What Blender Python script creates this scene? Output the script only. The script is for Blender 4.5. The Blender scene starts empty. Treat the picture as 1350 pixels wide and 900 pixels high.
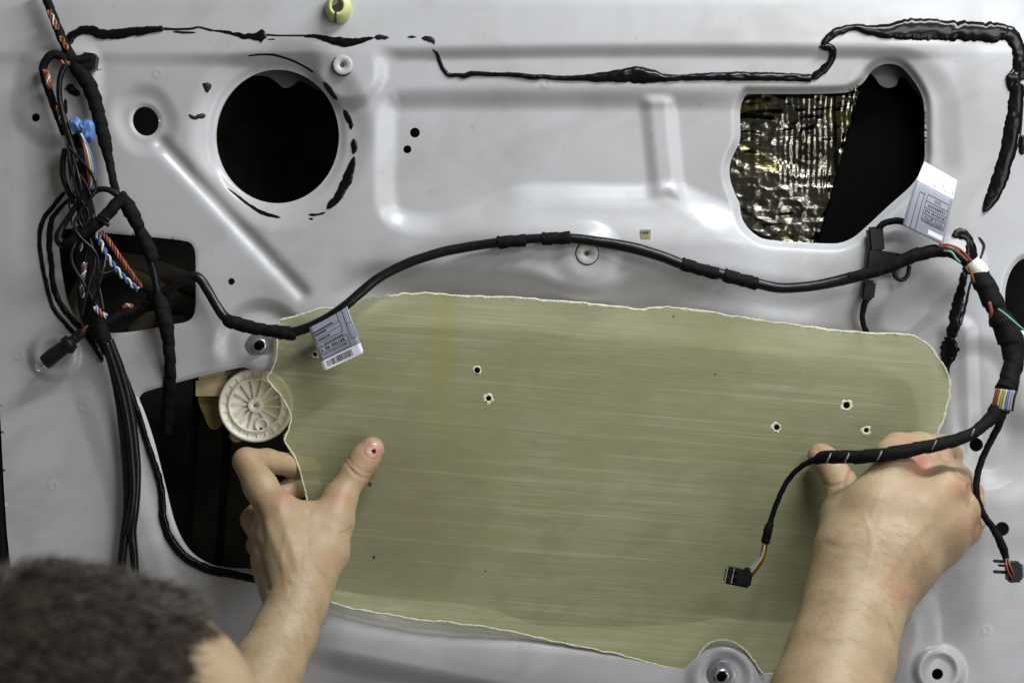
import bpy, bmesh, math, random
import numpy as np
from mathutils import Vector, Matrix

# ------------------------------------------------------------------ camera, world, lamps, exposure
S = 0.00053          # metres per photo pixel on the door plane (y = 0)
D = 1.25             # camera distance from the door plane
random.seed(7)
rng = np.random.default_rng(7)
sc = bpy.context.scene
col = sc.collection

cam_d = bpy.data.cameras.new('camera')
cam = bpy.data.objects.new('camera', cam_d)
col.objects.link(cam)
cam.location = (0, -D, 0)
cam.rotation_euler = (math.radians(90), 0, 0)
cam_d.sensor_width = 36
cam_d.lens = 36 * D / (1350 * S)
cam_d.clip_start = 0.02
cam_d.clip_end = 50
cam_d.dof.use_dof = True
cam_d.dof.focus_distance = D - 0.005
cam_d.dof.aperture_fstop = 6.5
sc.camera = cam

w = bpy.data.worlds.new('World')
sc.world = w
w.use_nodes = True
bg = w.node_tree.nodes['Background']
bg.inputs[0].default_value = (1.0, 0.93, 0.82, 1)
bg.inputs[1].default_value = 0.085


def lamp(name, loc, target, size, size_y, power, color):
    l = bpy.data.lights.new(name, 'AREA')
    l.shape = 'RECTANGLE'
    l.size, l.size_y, l.energy, l.color = size, size_y, power, color
    o = bpy.data.objects.new(name, l)
    col.objects.link(o)
    o.location = loc
    o.rotation_euler = (Vector(target) - Vector(loc)).to_track_quat('-Z', 'Y').to_euler()
    return o


lamp('work_lamp', (0.75, -1.15, 0.70), (0.2, 0, 0), 0.7, 0.25, 4.2, (1.0, 0.98, 0.95))
lamp('ceiling_tube_lamp', (0.55, -0.50, 0.95), (0.28, 0, 0), 0.8, 0.12, 13.0, (0.93, 0.97, 1.0))
lamp('right_fill_light', (1.8, -2.0, -0.3), (0.15, 0, -0.1), 1.2, 1.4, 16, (0.97, 0.98, 1.0))  # unseen fill added on the right to brighten the lower right of the door

sc.view_settings.view_transform = 'Standard'
sc.view_settings.look = 'None'
sc.view_settings.gamma = 1
sc.view_settings.exposure = 0.46
sc.view_settings.use_curve_mapping = False

# ------------------------------------------------------------------ helpers
MM = 0.001


def W(u, v, h=0.0):
    """photo pixel (u right, v down) on the plane h millimetres in front of the door"""
    f = (D - h * MM) / D
    return np.array([(u - 675) * S * f, -h * MM, (450 - v) * S * f])


def Wa(u, v, h):
    u, v, h = np.broadcast_arrays(np.asarray(u, float), np.asarray(v, float), np.asarray(h, float))
    f = (D - h * MM) / D
    return np.stack([(u - 675) * S * f, -h * MM, (450 - v) * S * f], -1)


def px(r, h=0.0):
    return r * S * (D - h * MM) / D


def mesh_obj(name, verts, faces, mat=None, parent=None, smooth=True):
    me = bpy.data.meshes.new(name)
    if isinstance(faces, np.ndarray):
        faces = faces.tolist()
    me.from_pydata(np.asarray(verts).tolist(), [], faces)
    me.update()
    if smooth:
        me.polygons.foreach_set('use_smooth', [True] * len(me.polygons))
    if mat:
        me.materials.append(mat)
    o = bpy.data.objects.new(name, me)
    col.objects.link(o)
    if parent:
        o.parent = parent
        o.matrix_parent_inverse = parent.matrix_world.inverted()
    return o


def thing(name, label, cat, loc=(0, 0, 0), group=None):
    o = bpy.data.objects.new(name, None)
    col.objects.link(o)
    o.location = loc
    o.empty_display_size = 0.02
    o.matrix_world = Matrix.Translation(loc)
    o['label'] = label
    o['category'] = cat
    if group:
        o['group'] = group
    return o


class MB:
    """collects shapes into one mesh"""
    def __init__(self):
        self.v = []
        self.f = []

    def add(self, v, f):
        n = len(self.v)
        self.v += [tuple(map(float, p)) for p in v]
        self.f += [tuple(int(i) + n for i in q) for q in f]
        return self

    def build(self, name, mat, parent=None, smooth=True):
        return mesh_obj(name, self.v, self.f, mat, parent, smooth)


def spline(pts, step, closed=False):
    """Catmull-Rom through rows of pts, resampled about every `step` (first two columns measure)"""
    P = np.asarray(pts, float)
    n = len(P)
    if closed:
        Q = np.vstack([P[-1], P, P[0], P[1]])
        segs = n
    else:
        Q = np.vstack([2 * P[0] - P[1], P, 2 * P[-1] - P[-2]])
        segs = n - 1
    out = []
    for i in range(segs):
        p0, p1, p2, p3 = Q[i:i + 4]
        L = np.linalg.norm((p2 - p1)[:min(3, P.shape[1])])
        m = max(1, int(math.ceil(L / step)))
        t = (np.arange(m) / m)[:, None]
        out.append(0.5 * ((2 * p1) + (-p0 + p2) * t + (2 * p0 - 5 * p1 + 4 * p2 - p3) * t ** 2 + (-p0 + 3 * p1 - 3 * p2 + p3) * t ** 3))
    if not closed:
        out.append(P[-1:])
    return np.vstack(out)


def frames(P):
    T = np.gradient(P, axis=0)
    T /= np.linalg.norm(T, axis=1)[:, None] + 1e-12
    N = np.zeros_like(P)
    a = np.array([0, -1.0, 0.001])
    n = a - T[0] * a.dot(T[0])
    n /= np.linalg.norm(n)
    for i in range(len(P)):
        n = n - T[i] * n.dot(T[i])
        n /= np.linalg.norm(n) + 1e-12
        N[i] = n
    return T, N, np.cross(T, N)


def tube_geo(P, R, sides=12, mod=None, cap=True, flat=1.0):
    P = np.asarray(P, float)
    R = np.broadcast_to(np.asarray(R, float), (len(P),))
    T, N, B = frames(P)
    th = np.arange(sides) / sides * 2 * math.pi
    arc = np.concatenate([[0], np.cumsum(np.linalg.norm(np.diff(P, axis=0), axis=1))])
    rr = R[:, None] * np.ones(sides)
    if mod is not None:
        rr = rr * mod(arc[:, None], th[None, :])
    V = P[:, None] + rr[..., None] * (np.cos(th)[None, :, None] * N[:, None] * flat + np.sin(th)[None, :, None] * B[:, None])
    n = len(P)
    i, j = np.meshgrid(np.arange(n - 1), np.arange(sides), indexing='ij')
    j2 = (j + 1) % sides
    F = np.stack([i * sides + j, i * sides + j2, (i + 1) * sides + j2, (i + 1) * sides + j], -1).reshape(-1, 4).tolist()
    V = V.reshape(-1, 3)
    if cap:
        F.append(list(range(sides))[::-1])
        F.append([(n - 1) * sides + k for k in range(sides)])
    return V, F


def hash2(ix, iy, seed):
    n = (ix.astype(np.int64) * 374761393 + iy.astype(np.int64) * 668265263 + seed * 1442695041) & 0x7fffffff
    n = ((n ^ (n >> 13)) * 1274126177) & 0x7fffffff
    return ((n ^ (n >> 16)) & 0xffff) / 65535.0


def vnoise(x, y, seed=0):
    x = np.asarray(x, float)
    y = np.asarray(y, float)
    x, y = np.broadcast_arrays(x, y)
    ix, iy = np.floor(x), np.floor(y)
    fx, fy = x - ix, y - iy
    fx = fx * fx * (3 - 2 * fx)
    fy = fy * fy * (3 - 2 * fy)
    a = hash2(ix, iy, seed); b = hash2(ix + 1, iy, seed)
    c = hash2(ix, iy + 1, seed); d = hash2(ix + 1, iy + 1, seed)
    return (a * (1 - fx) + b * fx) * (1 - fy) + (c * (1 - fx) + d * fx) * fy


def fbm(x, y, seed=0, o=3):
    s, a, t = 0, 1, 0
    for k in range(o):
        s = s + a * vnoise(x * 2 ** k, y * 2 ** k, seed + k)
        t += a
        a *= 0.5
    return s / t


def sstep(a, b, x):
    t = np.clip((x - a) / (b - a), 0, 1)
    return t * t * (3 - 2 * t)


def sd_poly(P, U, V):
    """signed distance to a closed polygon, negative inside"""
    P = np.asarray(P, float)
    shp = U.shape
    x, y = U.ravel(), V.ravel()
    lo, hi = P.min(0) - 70, P.max(0) + 70
    out = np.full(x.shape, 70.0)
    m = np.where((x > lo[0]) & (x < hi[0]) & (y > lo[1]) & (y < hi[1]))[0]
    for c in np.array_split(m, max(1, len(m) // 20000)):
        X, Y = x[c], y[c]
        d = np.full(X.shape, 1e9)
        s = np.ones(X.shape)
        for i in range(len(P)):
            ax, ay = P[i - 1]
            bx, by = P[i]
            ex, ey = bx - ax, by - ay
            wx, wy = X - ax, Y - ay
            t = np.clip((wx * ex + wy * ey) / (ex * ex + ey * ey + 1e-9), 0, 1)
            d = np.minimum(d, (wx - ex * t) ** 2 + (wy - ey * t) ** 2)
            cond = ((ay <= Y) & (by > Y)) | ((by <= Y) & (ay > Y))
            if abs(ey) > 1e-9:
                s = np.where(cond & (X < ax + (Y - ay) / ey * ex), -s, s)
        out[c] = s * np.sqrt(d)
    return out.reshape(shp)


def sd_cap(U, V, a, b):
    ex, ey = b[0] - a[0], b[1] - a[1]
    t = np.clip(((U - a[0]) * ex + (V - a[1]) * ey) / (ex * ex + ey * ey + 1e-9), 0, 1)
    return np.hypot(U - a[0] - ex * t, V - a[1] - ey * t)


def ell(cx, cy, rx, ry, n=48, rot=0):
    t = np.arange(n) / n * 2 * math.pi
    x, y = rx * np.cos(t), ry * np.sin(t)
    c, s = math.cos(rot), math.sin(rot)
    return np.stack([cx + x * c - y * s, cy + x * s + y * c], -1)


def cut_grid(us, vs, sdf, hfun):
    """height-field sheet: grid vertices near the outline are snapped onto it, cells outside are dropped.
    sdf > 0 is material.  returns verts (3D), faces, and boundary edges"""
    U, V = np.meshgrid(us, vs, indexing='xy')
    sd = sdf(U, V)
    cu = np.gradient(us)[None, :] * np.ones_like(U)
    cell = np.maximum(cu, np.gradient(vs)[:, None] * np.ones_like(U))
    e = 0.25
    near = np.abs(sd) < 0.62 * cell
    for _ in range(2):
        un, vn = U[near], V[near]
        s0 = sdf(un, vn)
        gx = (sdf(un + e, vn) - sdf(un - e, vn)) / (2 * e)
        gy = (sdf(un, vn + e) - sdf(un, vn - e)) / (2 * e)
        g2 = gx * gx + gy * gy + 1e-6
        U[near] = un - s0 * gx / g2
        V[near] = vn - s0 * gy / g2
    ok = (sd > 0) | near
    nv, nu = U.shape
    idx = np.arange(nu * nv).reshape(nv, nu)
    a, b, c, d = idx[:-1, :-1], idx[:-1, 1:], idx[1:, 1:], idx[1:, :-1]
    okf = ok.ravel()
    cnt = okf[a].astype(int) + okf[b] + okf[c] + okf[d]
    alln = near.ravel()[a] & near.ravel()[b] & near.ravel()[c] & near.ravel()[d]
    cs = sdf((U.ravel()[a] + U.ravel()[c]) / 2, (V.ravel()[a] + V.ravel()[c]) / 2)
    full = (cnt == 4) & ~(alln & (cs < 0))
    quads = np.stack([a[full], d[full], c[full], b[full]], -1)
    tri = cnt == 3
    Q = np.stack([a[tri], d[tri], c[tri], b[tri]], -1)
    tris = [[i for i in q if okf[i]] for q in Q]
    if tris:
        ta = np.array(tris)
        tc = sdf(U.ravel()[ta].mean(1), V.ravel()[ta].mean(1))
        tris = ta[tc > 0.05].tolist()
    used = np.unique(np.concatenate([quads.ravel(), np.array(tris, int).ravel() if tris else np.zeros(0, int)]))
    remap = -np.ones(nu * nv, int)
    remap[used] = np.arange(len(used))
    Uu, Vu = U.ravel()[used], V.ravel()[used]
    verts = Wa(Uu, Vu, hfun(Uu, Vu))
    faces = remap[quads].tolist() + [[int(remap[i]) for i in t] for t in tris]
    ed = {}
    nb = near.ravel()[used]
    for f in faces:
        if not any(nb[i] for i in f):
            continue
        for i in range(len(f)):
            p, q = f[i], f[(i + 1) % len(f)]
            if nb[p] and nb[q]:
                k = (min(p, q), max(p, q))
                ed[k] = None if k in ed else (p, q)
    edges = [e_ for e_ in ed.values() if e_]
    return verts, faces, edges, (Uu, Vu)


def add_skirt(verts, faces, edges, depth):
    """short turned-back rim along the cut edges"""
    ids = sorted({i for e in edges for i in e})
    m = {}
    V = [tuple(p) for p in verts]
    for i in ids:
        p = verts[i]
        m[i] = (len(V), len(V) + 1)
        V.append((p[0], p[1], p[2]))
        V.append((p[0], p[1] + depth, p[2]))
    F = list(faces)
    for p, q in edges:
        F.append((q, p, m[p][1], m[q][1]) if False else (m[q][0], m[p][0], m[p][1], m[q][1]))
    return V, F


# ------------------------------------------------------------------ materials
def new_mat(name):
    m = bpy.data.materials.new(name)
    m.use_nodes = True
    nt = m.node_tree
    b = nt.nodes['Principled BSDF']
    return m, nt, b


def N(nt, kind, **kw):
    n = nt.nodes.new(kind)
    for k, v in kw.items():
        if k in n.inputs:
            n.inputs[k].default_value = v
        else:
            setattr(n, k, v)
    return n


def ramp(nt, fac, stops):
    r = nt.nodes.new('ShaderNodeValToRGB')
    while len(r.color_ramp.elements) < len(stops):
        r.color_ramp.elements.new(0.5)
    for e, (p, c) in zip(r.color_ramp.elements, stops):
        e.position = p
        e.color = c if len(c) == 4 else (*c, 1)
    nt.links.new(fac, r.inputs[0])
    return r.outputs[0]


def coords(nt, scale=(1, 1, 1), rot=(0, 0, 0)):
    t = nt.nodes.new('ShaderNodeTexCoord')
    m = nt.nodes.new('ShaderNodeMapping')
    m.inputs['Scale'].default_value = scale
    src = t.outputs['Object']
    if any(rot):
        r = nt.nodes.new('ShaderNodeMapping')
        r.inputs['Rotation'].default_value = rot
        nt.links.new(src, r.inputs[0])
        src = r.outputs[0]
    nt.links.new(src, m.inputs[0])
    return m.outputs[0]


def noise(nt, vec, scale, detail=3, rough=0.5, dist=0.0):
    n = nt.nodes.new('ShaderNodeTexNoise')
    n.inputs['Scale'].default_value = scale
    n.inputs['Detail'].default_value = detail
    n.inputs['Roughness'].default_value = rough
    n.inputs['Distortion'].default_value = dist
    nt.links.new(vec, n.inputs['Vector'])
    return n.outputs['Fac']


def mix(nt, fac, a, b, mode='MIX'):
    n = nt.nodes.new('ShaderNodeMix')
    n.data_type = 'RGBA'
    n.blend_type = mode
    for sock, val in ((n.inputs[0], fac), (n.inputs[6], a), (n.inputs[7], b)):
        if hasattr(val, 'links'):
            nt.links.new(val, sock)
        elif isinstance(val, (int, float)):
            sock.default_value = val
        else:
            sock.default_value = (*val, 1) if len(val) == 3 else val
    return n.outputs[2]


def math_n(nt, op, a, b=0.0):
    n = nt.nodes.new('ShaderNodeMath')
    n.operation = op
    for s, val in ((n.inputs[0], a), (n.inputs[1], b)):
        if hasattr(val, 'links'):
            nt.links.new(val, s)
        else:
            s.default_value = val
    return n.outputs[0]


def bump(nt, b, height, strength, dist=0.001):
    n = nt.nodes.new('ShaderNodeBump')
    n.inputs['Strength'].default_value = strength
    n.inputs['Distance'].default_value = dist
    nt.links.new(height, n.inputs['Height'])
    nt.links.new(n.outputs[0], b.inputs['Normal'])
    return n


def simple(name, c, rough=0.5, metal=0.0, var=0.12, scale=300, bmp=0.15, bscale=900, spec=0.5, coat=0.0):
    m, nt, b = new_mat(name)
    co = coords(nt)
    n = noise(nt, co, scale, 4)
    lo = tuple(max(0, x * (1 - var)) for x in c)
    hi = tuple(min(1, x * (1 + var)) for x in c)
    nt.links.new(ramp(nt, n, [(0.3, lo), (0.7, hi)]), b.inputs['Base Color'])
    b.inputs['Roughness'].default_value = rough
    b.inputs['Metallic'].default_value = metal
    b.inputs['Specular IOR Level'].default_value = spec
    b.inputs['Coat Weight'].default_value = coat
    if bmp:
        bump(nt, b, noise(nt, co, bscale, 2), bmp, 0.0005)
    return m


M = {}


def mats():
    # white pearl paint with grime, dull rub marks and fine scratches
    m, nt, b = new_mat('door_paint')
    co = coords(nt)
    big = noise(nt, co, 9, 5, 0.55, 0.6)
    smear = noise(nt, coords(nt, (9, 9, 14), (0, 0.5, 0)), 1.7, 7, 0.60, 0.5)
    speck = noise(nt, co, 420, 2, 0.5)
    c = ramp(nt, big, [(0.3, (0.385, 0.382, 0.385)), (0.7, (0.450, 0.456, 0.474))])
    c = mix(nt, ramp(nt, smear, [(0.48, (0, 0, 0)), (0.70, (0.55,) * 3)]), c, (0.300, 0.292, 0.278))
    c = mix(nt, ramp(nt, speck, [(0.74, (0, 0, 0)), (0.82, (0.55, 0.55, 0.55))]), c, (0.22, 0.21, 0.20))
    sp2 = noise(nt, co, 130, 3, 0.7)
    c = mix(nt, ramp(nt, sp2, [(0.66, (0, 0, 0)), (0.76, (0.5,) * 3)]), c, (0.27, 0.255, 0.235))
    scr = noise(nt, coords(nt, (900, 900, 22), (0, 0.9, 0)), 1.0, 2, 0.5)
    c = mix(nt, ramp(nt, scr, [(0.72, (0, 0, 0)), (0.78, (0.35,) * 3)]), c, (0.30, 0.29, 0.28))
    nt.links.new(c, b.inputs['Base Color'])
    rgh = ramp(nt, smear, [(0.45, (0.36,) * 3), (0.72, (0.52,) * 3)])
    nt.links.new(rgh, b.inputs['Roughness'])
    b.inputs['Specular IOR Level'].default_value = 0.5
    b.inputs['Coat Weight'].default_value = 0.20
    b.inputs['Coat Roughness'].default_value = 0.16
    bump(nt, b, noise(nt, co, 260, 2), 0.035, 0.0006)
    M['paint'] = m

    # fibreglass laminate: resin, cloth weave, slightly see-through
    m, nt, b = new_mat('fibreglass')
    tilt = (0, math.radians(-4.6), 0)
    co = coords(nt)
    w1 = noise(nt, coords(nt, (14, 14, 1000), tilt), 1.0, 3, 0.6)
    w2 = noise(nt, coords(nt, (700, 14, 18), tilt), 1.0, 2, 0.6)
    w3 = noise(nt, coords(nt, (2.6, 2.6, 290), tilt), 1.0, 2, 0.5, 0.25)
    w5 = noise(nt, coords(nt, (6, 6, 150), tilt), 1.0, 6, 0.7, 0.1)
    w4 = noise(nt, coords(nt, (26, 26, 60), (0, 0.3, 0)), 1.0, 6, 0.7, 0.8)
    blot = noise(nt, co, 11, 4, 0.55, 0.4)
    c = ramp(nt, w1, [(0.36, (0.38, 0.387, 0.205)), (0.5, (0.465, 0.475, 0.275)), (0.64, (0.57, 0.578, 0.37))])
    c = mix(nt, 0.13, c, ramp(nt, w2, [(0.35, (0.27, 0.26, 0.135)), (0.65, (0.40, 0.39, 0.24))]))
    c = mix(nt, ramp(nt, w3, [(0.60, (0, 0, 0)), (0.625, (0.6,) * 3), (0.65, (0.6,) * 3), (0.675, (0, 0, 0))]), c, (0.62, 0.62, 0.44))
    c = mix(nt, ramp(nt, w5, [(0.36, (0.28,) * 3), (0.50, (0, 0, 0))]), c, (0.34, 0.335, 0.18))
    c = mix(nt, ramp(nt, w5, [(0.52, (0, 0, 0)), (0.68, (0.25,) * 3)]), c, (0.58, 0.58, 0.40))
    c = mix(nt, ramp(nt, w4, [(0.46, (0, 0, 0)), (0.74, (0.5, 0.5, 0.5))]), c, (0.30, 0.285, 0.19))
    c = mix(nt, ramp(nt, blot, [(0.40, (0, 0, 0)), (0.75, (0.55, 0.55, 0.55))]), c, (0.36, 0.35, 0.165))
    # resin-rich yellow stripe and a brown stain in the laminate itself
    tcn = nt.nodes.new('ShaderNodeTexCoord')
    sep = nt.nodes.new('ShaderNodeSeparateXYZ')
    nt.links.new(tcn.outputs['Object'], sep.inputs[0])
    xo = math_n(nt, 'ADD', sep.outputs[0], math_n(nt, 'MULTIPLY', blot, 0.02))
    st = math_n(nt, 'ABSOLUTE', math_n(nt, 'ADD', xo, -(-0.050 + 0.012)))
    sfac = ramp(nt, math_n(nt, 'DIVIDE', st, 0.016), [(0.1, (0.5,) * 3), (0.85, (0, 0, 0))])
    up = ramp(nt, math_n(nt, 'MULTIPLY', math_n(nt, 'ADD', sep.outputs[2], 0.14), 4.0), [(0.1, (0, 0, 0)), (0.6, (1, 1, 1))])
    c = mix(nt, math_n(nt, 'MULTIPLY', sfac, up), c, (0.42, 0.39, 0.085))
    vor = noise(nt, co, 30, 3, 0.6)
    dx = math_n(nt, 'ADD', sep.outputs[0], 0.085)
    dz = math_n(nt, 'ADD', sep.outputs[2], 0.12)
    rr = math_n(nt, 'SQRT', math_n(nt, 'ADD', math_n(nt, 'MULTIPLY', dx, dx), math_n(nt, 'MULTIPLY', dz, dz)))
    rr = math_n(nt, 'ADD', rr, math_n(nt, 'MULTIPLY', vor, 0.03))
    c = mix(nt, ramp(nt, math_n(nt, 'MULTIPLY', rr, 8), [(0.35, (0.45,) * 3), (0.75, (0, 0, 0))]), c, (0.30, 0.255, 0.155))
    nt.links.new(c, b.inputs['Base Color'])
    nt.links.new(ramp(nt, w4, [(0.35, (0.36,) * 3), (0.65, (0.56,) * 3)]), b.inputs['Roughness'])
    b.inputs['Specular IOR Level'].default_value = 0.4
    bh = math_n(nt, 'ADD', w1, math_n(nt, 'MULTIPLY', w2, 0.2))
    bump(nt, b, bh, 0.22, 0.0004)
    tr = nt.nodes.new('ShaderNodeBsdfTranslucent')
    tr.inputs[0].default_value = (0.95, 0.95, 0.80, 1)
    ms = nt.nodes.new('ShaderNodeMixShader')
    nt.links.new(ramp(nt, w1, [(0.3, (0.42,) * 3), (0.7, (0.52,) * 3)]), ms.inputs[0])
    tp = nt.nodes.new('ShaderNodeBsdfTransparent')
    tp.inputs[0].default_value = (0.95, 0.95, 0.72, 1)
    m2 = nt.nodes.new('ShaderNodeMixShader')
    m2.inputs[0].default_value = 0.62
    nt.links.new(tr.outputs[0], m2.inputs[1])
    nt.links.new(tp.outputs[0], m2.inputs[2])
    nt.links.new(b.outputs[0], ms.inputs[1])
    nt.links.new(m2.outputs[0], ms.inputs[2])
    nt.links.new(ms.outputs[0], nt.nodes['Material Output'].inputs[0])
    M['fibre'] = m

    M['fray'] = simple('cut_fibre_edge', (0.62, 0.60, 0.47), 0.8, var=0.25, scale=600)
    M['bore'] = simple('drilled_fibre', (0.60, 0.60, 0.46), 0.85, var=0.3, scale=900)
    M['butyl'] = simple('black_butyl', (0.004, 0.004, 0.0045), 0.20, var=0.3, bmp=0.2, bscale=160, spec=0.2)
    M['butyl_dull'] = simple('dull_butyl', (0.007, 0.007, 0.007), 0.42, var=0.4, bmp=0.3, bscale=350, spec=0.3)
    M['tape'] = simple('fabric_tape', (0.005, 0.005, 0.0055), 0.72, var=0.5, scale=700, bmp=0.6, bscale=1600, spec=0.13)
    M['pvc'] = simple('black_pvc', (0.005, 0.005, 0.006), 0.30, var=0.3, bmp=0.25, bscale=420, spec=0.3)
    M['plastic'] = simple('black_plastic', (0.007, 0.007, 0.008), 0.40, var=0.2, bmp=0.08, spec=0.35)
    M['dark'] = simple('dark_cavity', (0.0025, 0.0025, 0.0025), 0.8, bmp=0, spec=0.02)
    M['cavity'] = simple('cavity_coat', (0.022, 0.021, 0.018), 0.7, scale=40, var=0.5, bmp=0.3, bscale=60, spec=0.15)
    M['bracket'] = simple('grey_bracket', (0.10, 0.10, 0.095), 0.5, scale=60, bmp=0.05)
    M['oldmetal'] = simple('brown_inner_metal', (0.045, 0.036, 0.024), 0.55, scale=40, bmp=0.1)
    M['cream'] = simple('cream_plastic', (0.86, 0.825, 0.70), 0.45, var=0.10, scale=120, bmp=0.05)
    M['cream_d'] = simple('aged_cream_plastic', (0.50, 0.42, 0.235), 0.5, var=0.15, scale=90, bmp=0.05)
    M['amber'] = simple('amber_plastic', (0.22, 0.165, 0.045), 0.4, var=0.2, scale=60, bmp=0.05)
    M['grey_plug'] = simple('grey_plug_plastic', (0.42, 0.425, 0.415), 0.45, var=0.05, bmp=0.03)
    M['zinc'] = simple('zinc_washer', (0.33, 0.34, 0.37), 0.42, metal=0.7, var=0.15, scale=200, bmp=0.1)
    M['zinc_b'] = simple('bright_zinc', (0.62, 0.63, 0.65), 0.3, metal=0.8, var=0.1, scale=200, bmp=0.05)
    M['clip'] = simple('green_yellow_clip', (0.50, 0.53, 0.22), 0.4, var=0.12, scale=90, bmp=0.04)
    M['tag_grey'] = simple('tag_grey_print', (0.235, 0.245, 0.30), 0.42, var=0.05, scale=200, bmp=0.04)
    M['tag_white'] = simple('tag_white', (0.74, 0.75, 0.82), 0.45, var=0.02, bmp=0.03)
    M['ink'] = simple('black_ink', (0.02, 0.02, 0.025), 0.6, bmp=0)
    M['sticker'] = simple('olive_sticker', (0.25, 0.235, 0.14), 0.35, var=0.2, scale=400, bmp=0.05)
    M['blue_tape'] = simple('blue_tape', (0.10, 0.21, 0.47), 0.42, var=0.2, scale=200, bmp=0.3, bscale=300)
    for nm, c in dict(w_white=(0.55, 0.54, 0.51), w_blue=(0.05, 0.13, 0.34), w_orange=(0.36, 0.11, 0.04),
                      w_brown=(0.16, 0.055, 0.025), w_red=(0.22, 0.035, 0.03), w_yellow=(0.46, 0.40, 0.10),
                      w_violet=(0.15, 0.10, 0.26), w_green=(0.16, 0.36, 0.26), w_grey=(0.24, 0.25, 0.28),
                      w_black=(0.012, 0.012, 0.013), w_lilac=(0.27, 0.28, 0.52), sleeve=(0.68, 0.66, 0.58)).items():
        M[nm] = simple(nm + '_insulation', c, 0.4, var=0.08, bmp=0.03)
    # crinkled aluminium damping foil
    m, nt, b = new_mat('damping_foil')
    co = coords(nt)
    n1 = noise(nt, co, 26, 4, 0.6, 0.4)
    nt.links.new(ramp(nt, n1, [(0.3, (0.075, 0.072, 0.058)), (0.52, (0.20, 0.194, 0.165)), (0.66, (0.20, 0.178, 0.05))]), b.inputs['Base Color'])
    b.inputs['Metallic'].default_value = 1
    b.inputs['Roughness'].default_value = 0.21
    bump(nt, b, noise(nt, coords(nt, (300, 20, 60)), 1.0, 2, 0.5), 0.12, 0.0008)
    M['foil'] = m
    # clear glass of the bulb
    m, nt, b = new_mat('clear_glass')
    b.inputs['Base Color'].default_value = (0.95, 0.95, 0.95, 1)
    b.inputs['Transmission Weight'].default_value = 1
    b.inputs['Roughness'].default_value = 0.03
    M['glass'] = m
    M['wallmat'] = simple('ochre_wall', (0.25, 0.215, 0.12), 0.8, var=0.3, scale=3, bmp=0.1, bscale=20)


mats()
# ------------------------------------------------------------------ the setting
wall = mesh_obj('wall', [(-6, 2.2, -2.5), (6, 2.2, -2.5), (6, 2.2, 3), (-6, 2.2, 3)], [(0, 1, 2, 3)], M['wallmat'], smooth=False)
wall['kind'] = 'structure'

# ------------------------------------------------------------------ the car door
door = thing('car_door', 'bare white car door inner panel with its trim removed and black sealant marks', 'car door', tuple(W(675, 1150)))

hole_round = ell(366, 180, 81, 88, 72)
hole_small = ell(192, 160, 17, 19.5, 32, -0.35)
hole_sq = spline([(80, 304), (120, 305), (160, 309), (205, 313), (240, 317), (252, 321), (257, 331), (258, 348), (258, 375), (258, 402), (255, 416),
                  (246, 424), (225, 428), (200, 433), (165, 438), (140, 438), (118, 432), (102, 422), (90, 400), (84, 375), (79, 340)], 6, True)
hole_big = spline([(983, 126), (992, 124), (1045, 124), (1102, 123), (1122, 120), (1139, 108), (1148, 95), (1159, 87), (1171, 84), (1186, 87), (1197, 97),
                   (1209, 113), (1216, 128), (1219, 147), (1219, 180), (1219, 209), (1213, 228), (1200, 246), (1171, 272), (1142, 299), (1125, 313),
                   (1108, 320), (1090, 321), (1050, 319), (1012, 316), (997, 310), (984, 298), (977, 284), (975, 269), (969, 255), (963, 238), (962, 220),
                   (966, 206), (972, 194), (976, 180), (976, 145)], 6, True)
hole_access = spline([(183, 524), (188, 518), (205, 512), (260, 497), (300, 488), (322, 484), (335, 489), (352, 489), (362, 480), (376, 458), (420, 446), (500, 432), (600, 434),
                      (700, 440), (900, 456), (1100, 478), (1180, 495), (1207, 530), (1210, 600), (1195, 700), (1150, 780), (1060, 815), (1000, 820),
                      (950, 815), (900, 822), (800, 826), (720, 824), (690, 818), (650, 803), (600, 795), (520, 789), (450, 778), (390, 766), (345, 751), (300, 748), (272, 741), (248, 722), (231, 690), (218, 640), (204, 585), (191, 545)], 8, True)
hole_right = ell(1351, 388, 26, 48, 40, 0.08)
small_holes = [(47, 155, 5.6), (305, 371, 4.6), (547, 175, 6.6), (537, 197, 5.4), (1287, 586, 9), (1321, 697, 9.5), (1236, 888, 7.5)]
edge_left = [(-16, -260), (-16, 300), (-8, 420), (-2, 520), (1, 560), (5, 640), (9, 700), (15, 760), (26, 810), (45, 860), (80, 930), (130, 1000), (200, 1150),
             (1560, 1150), (1560, -260)]

polys_hole = [(hole_round, 16, 3.0), (hole_small, 6, 1.2), (hole_sq, 4, 0.5), (hole_big, 13, 5.0), (hole_access, 6, 1.5), (hole_right, 8, 2.0)]


def panel_sd(U, V):
    d = -sd_poly(edge_left, U, V)
    d = np.where(d < -69, -70, d)
    for p, _, _ in polys_hole:
        d = np.minimum(d, sd_poly(p, U, V))
    for x, y, r in small_holes:
        d = np.minimum(d, np.hypot(U - x, V - y) - r)
    return d


pocket = spline([(545, 123), (520, 126), (506, 137), (501, 160), (500, 200), (500, 260), (508, 285), (528, 299), (560, 304), (605, 302), (640, 296), (668, 280), (692, 269), (740, 267),
                 (850, 268), (880, 262), (905, 275), (950, 305), (1000, 330), (1100, 335), (1190, 300), (1260, 240), (1262, 190), (1250, 110), (1195, 70), (1140, 84), (1118, 110), (1080, 122), (900, 122), (700, 122)], 10, True)
ear = spline([(40, 72), (62, 64), (95, 62), (125, 75), (128, 130), (112, 175), (85, 190), (58, 186), (35, 172), (23, 150), (24, 120), (30, 90)], 8, True)
tabrec = ell(345, 462, 62, 66, 40)


def smax(a, b, k):
    h = np.clip(0.5 + 0.5 * (a - b) / k, 0, 1)
    return b + (a - b) * h + k * h * (1 - h)


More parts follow.
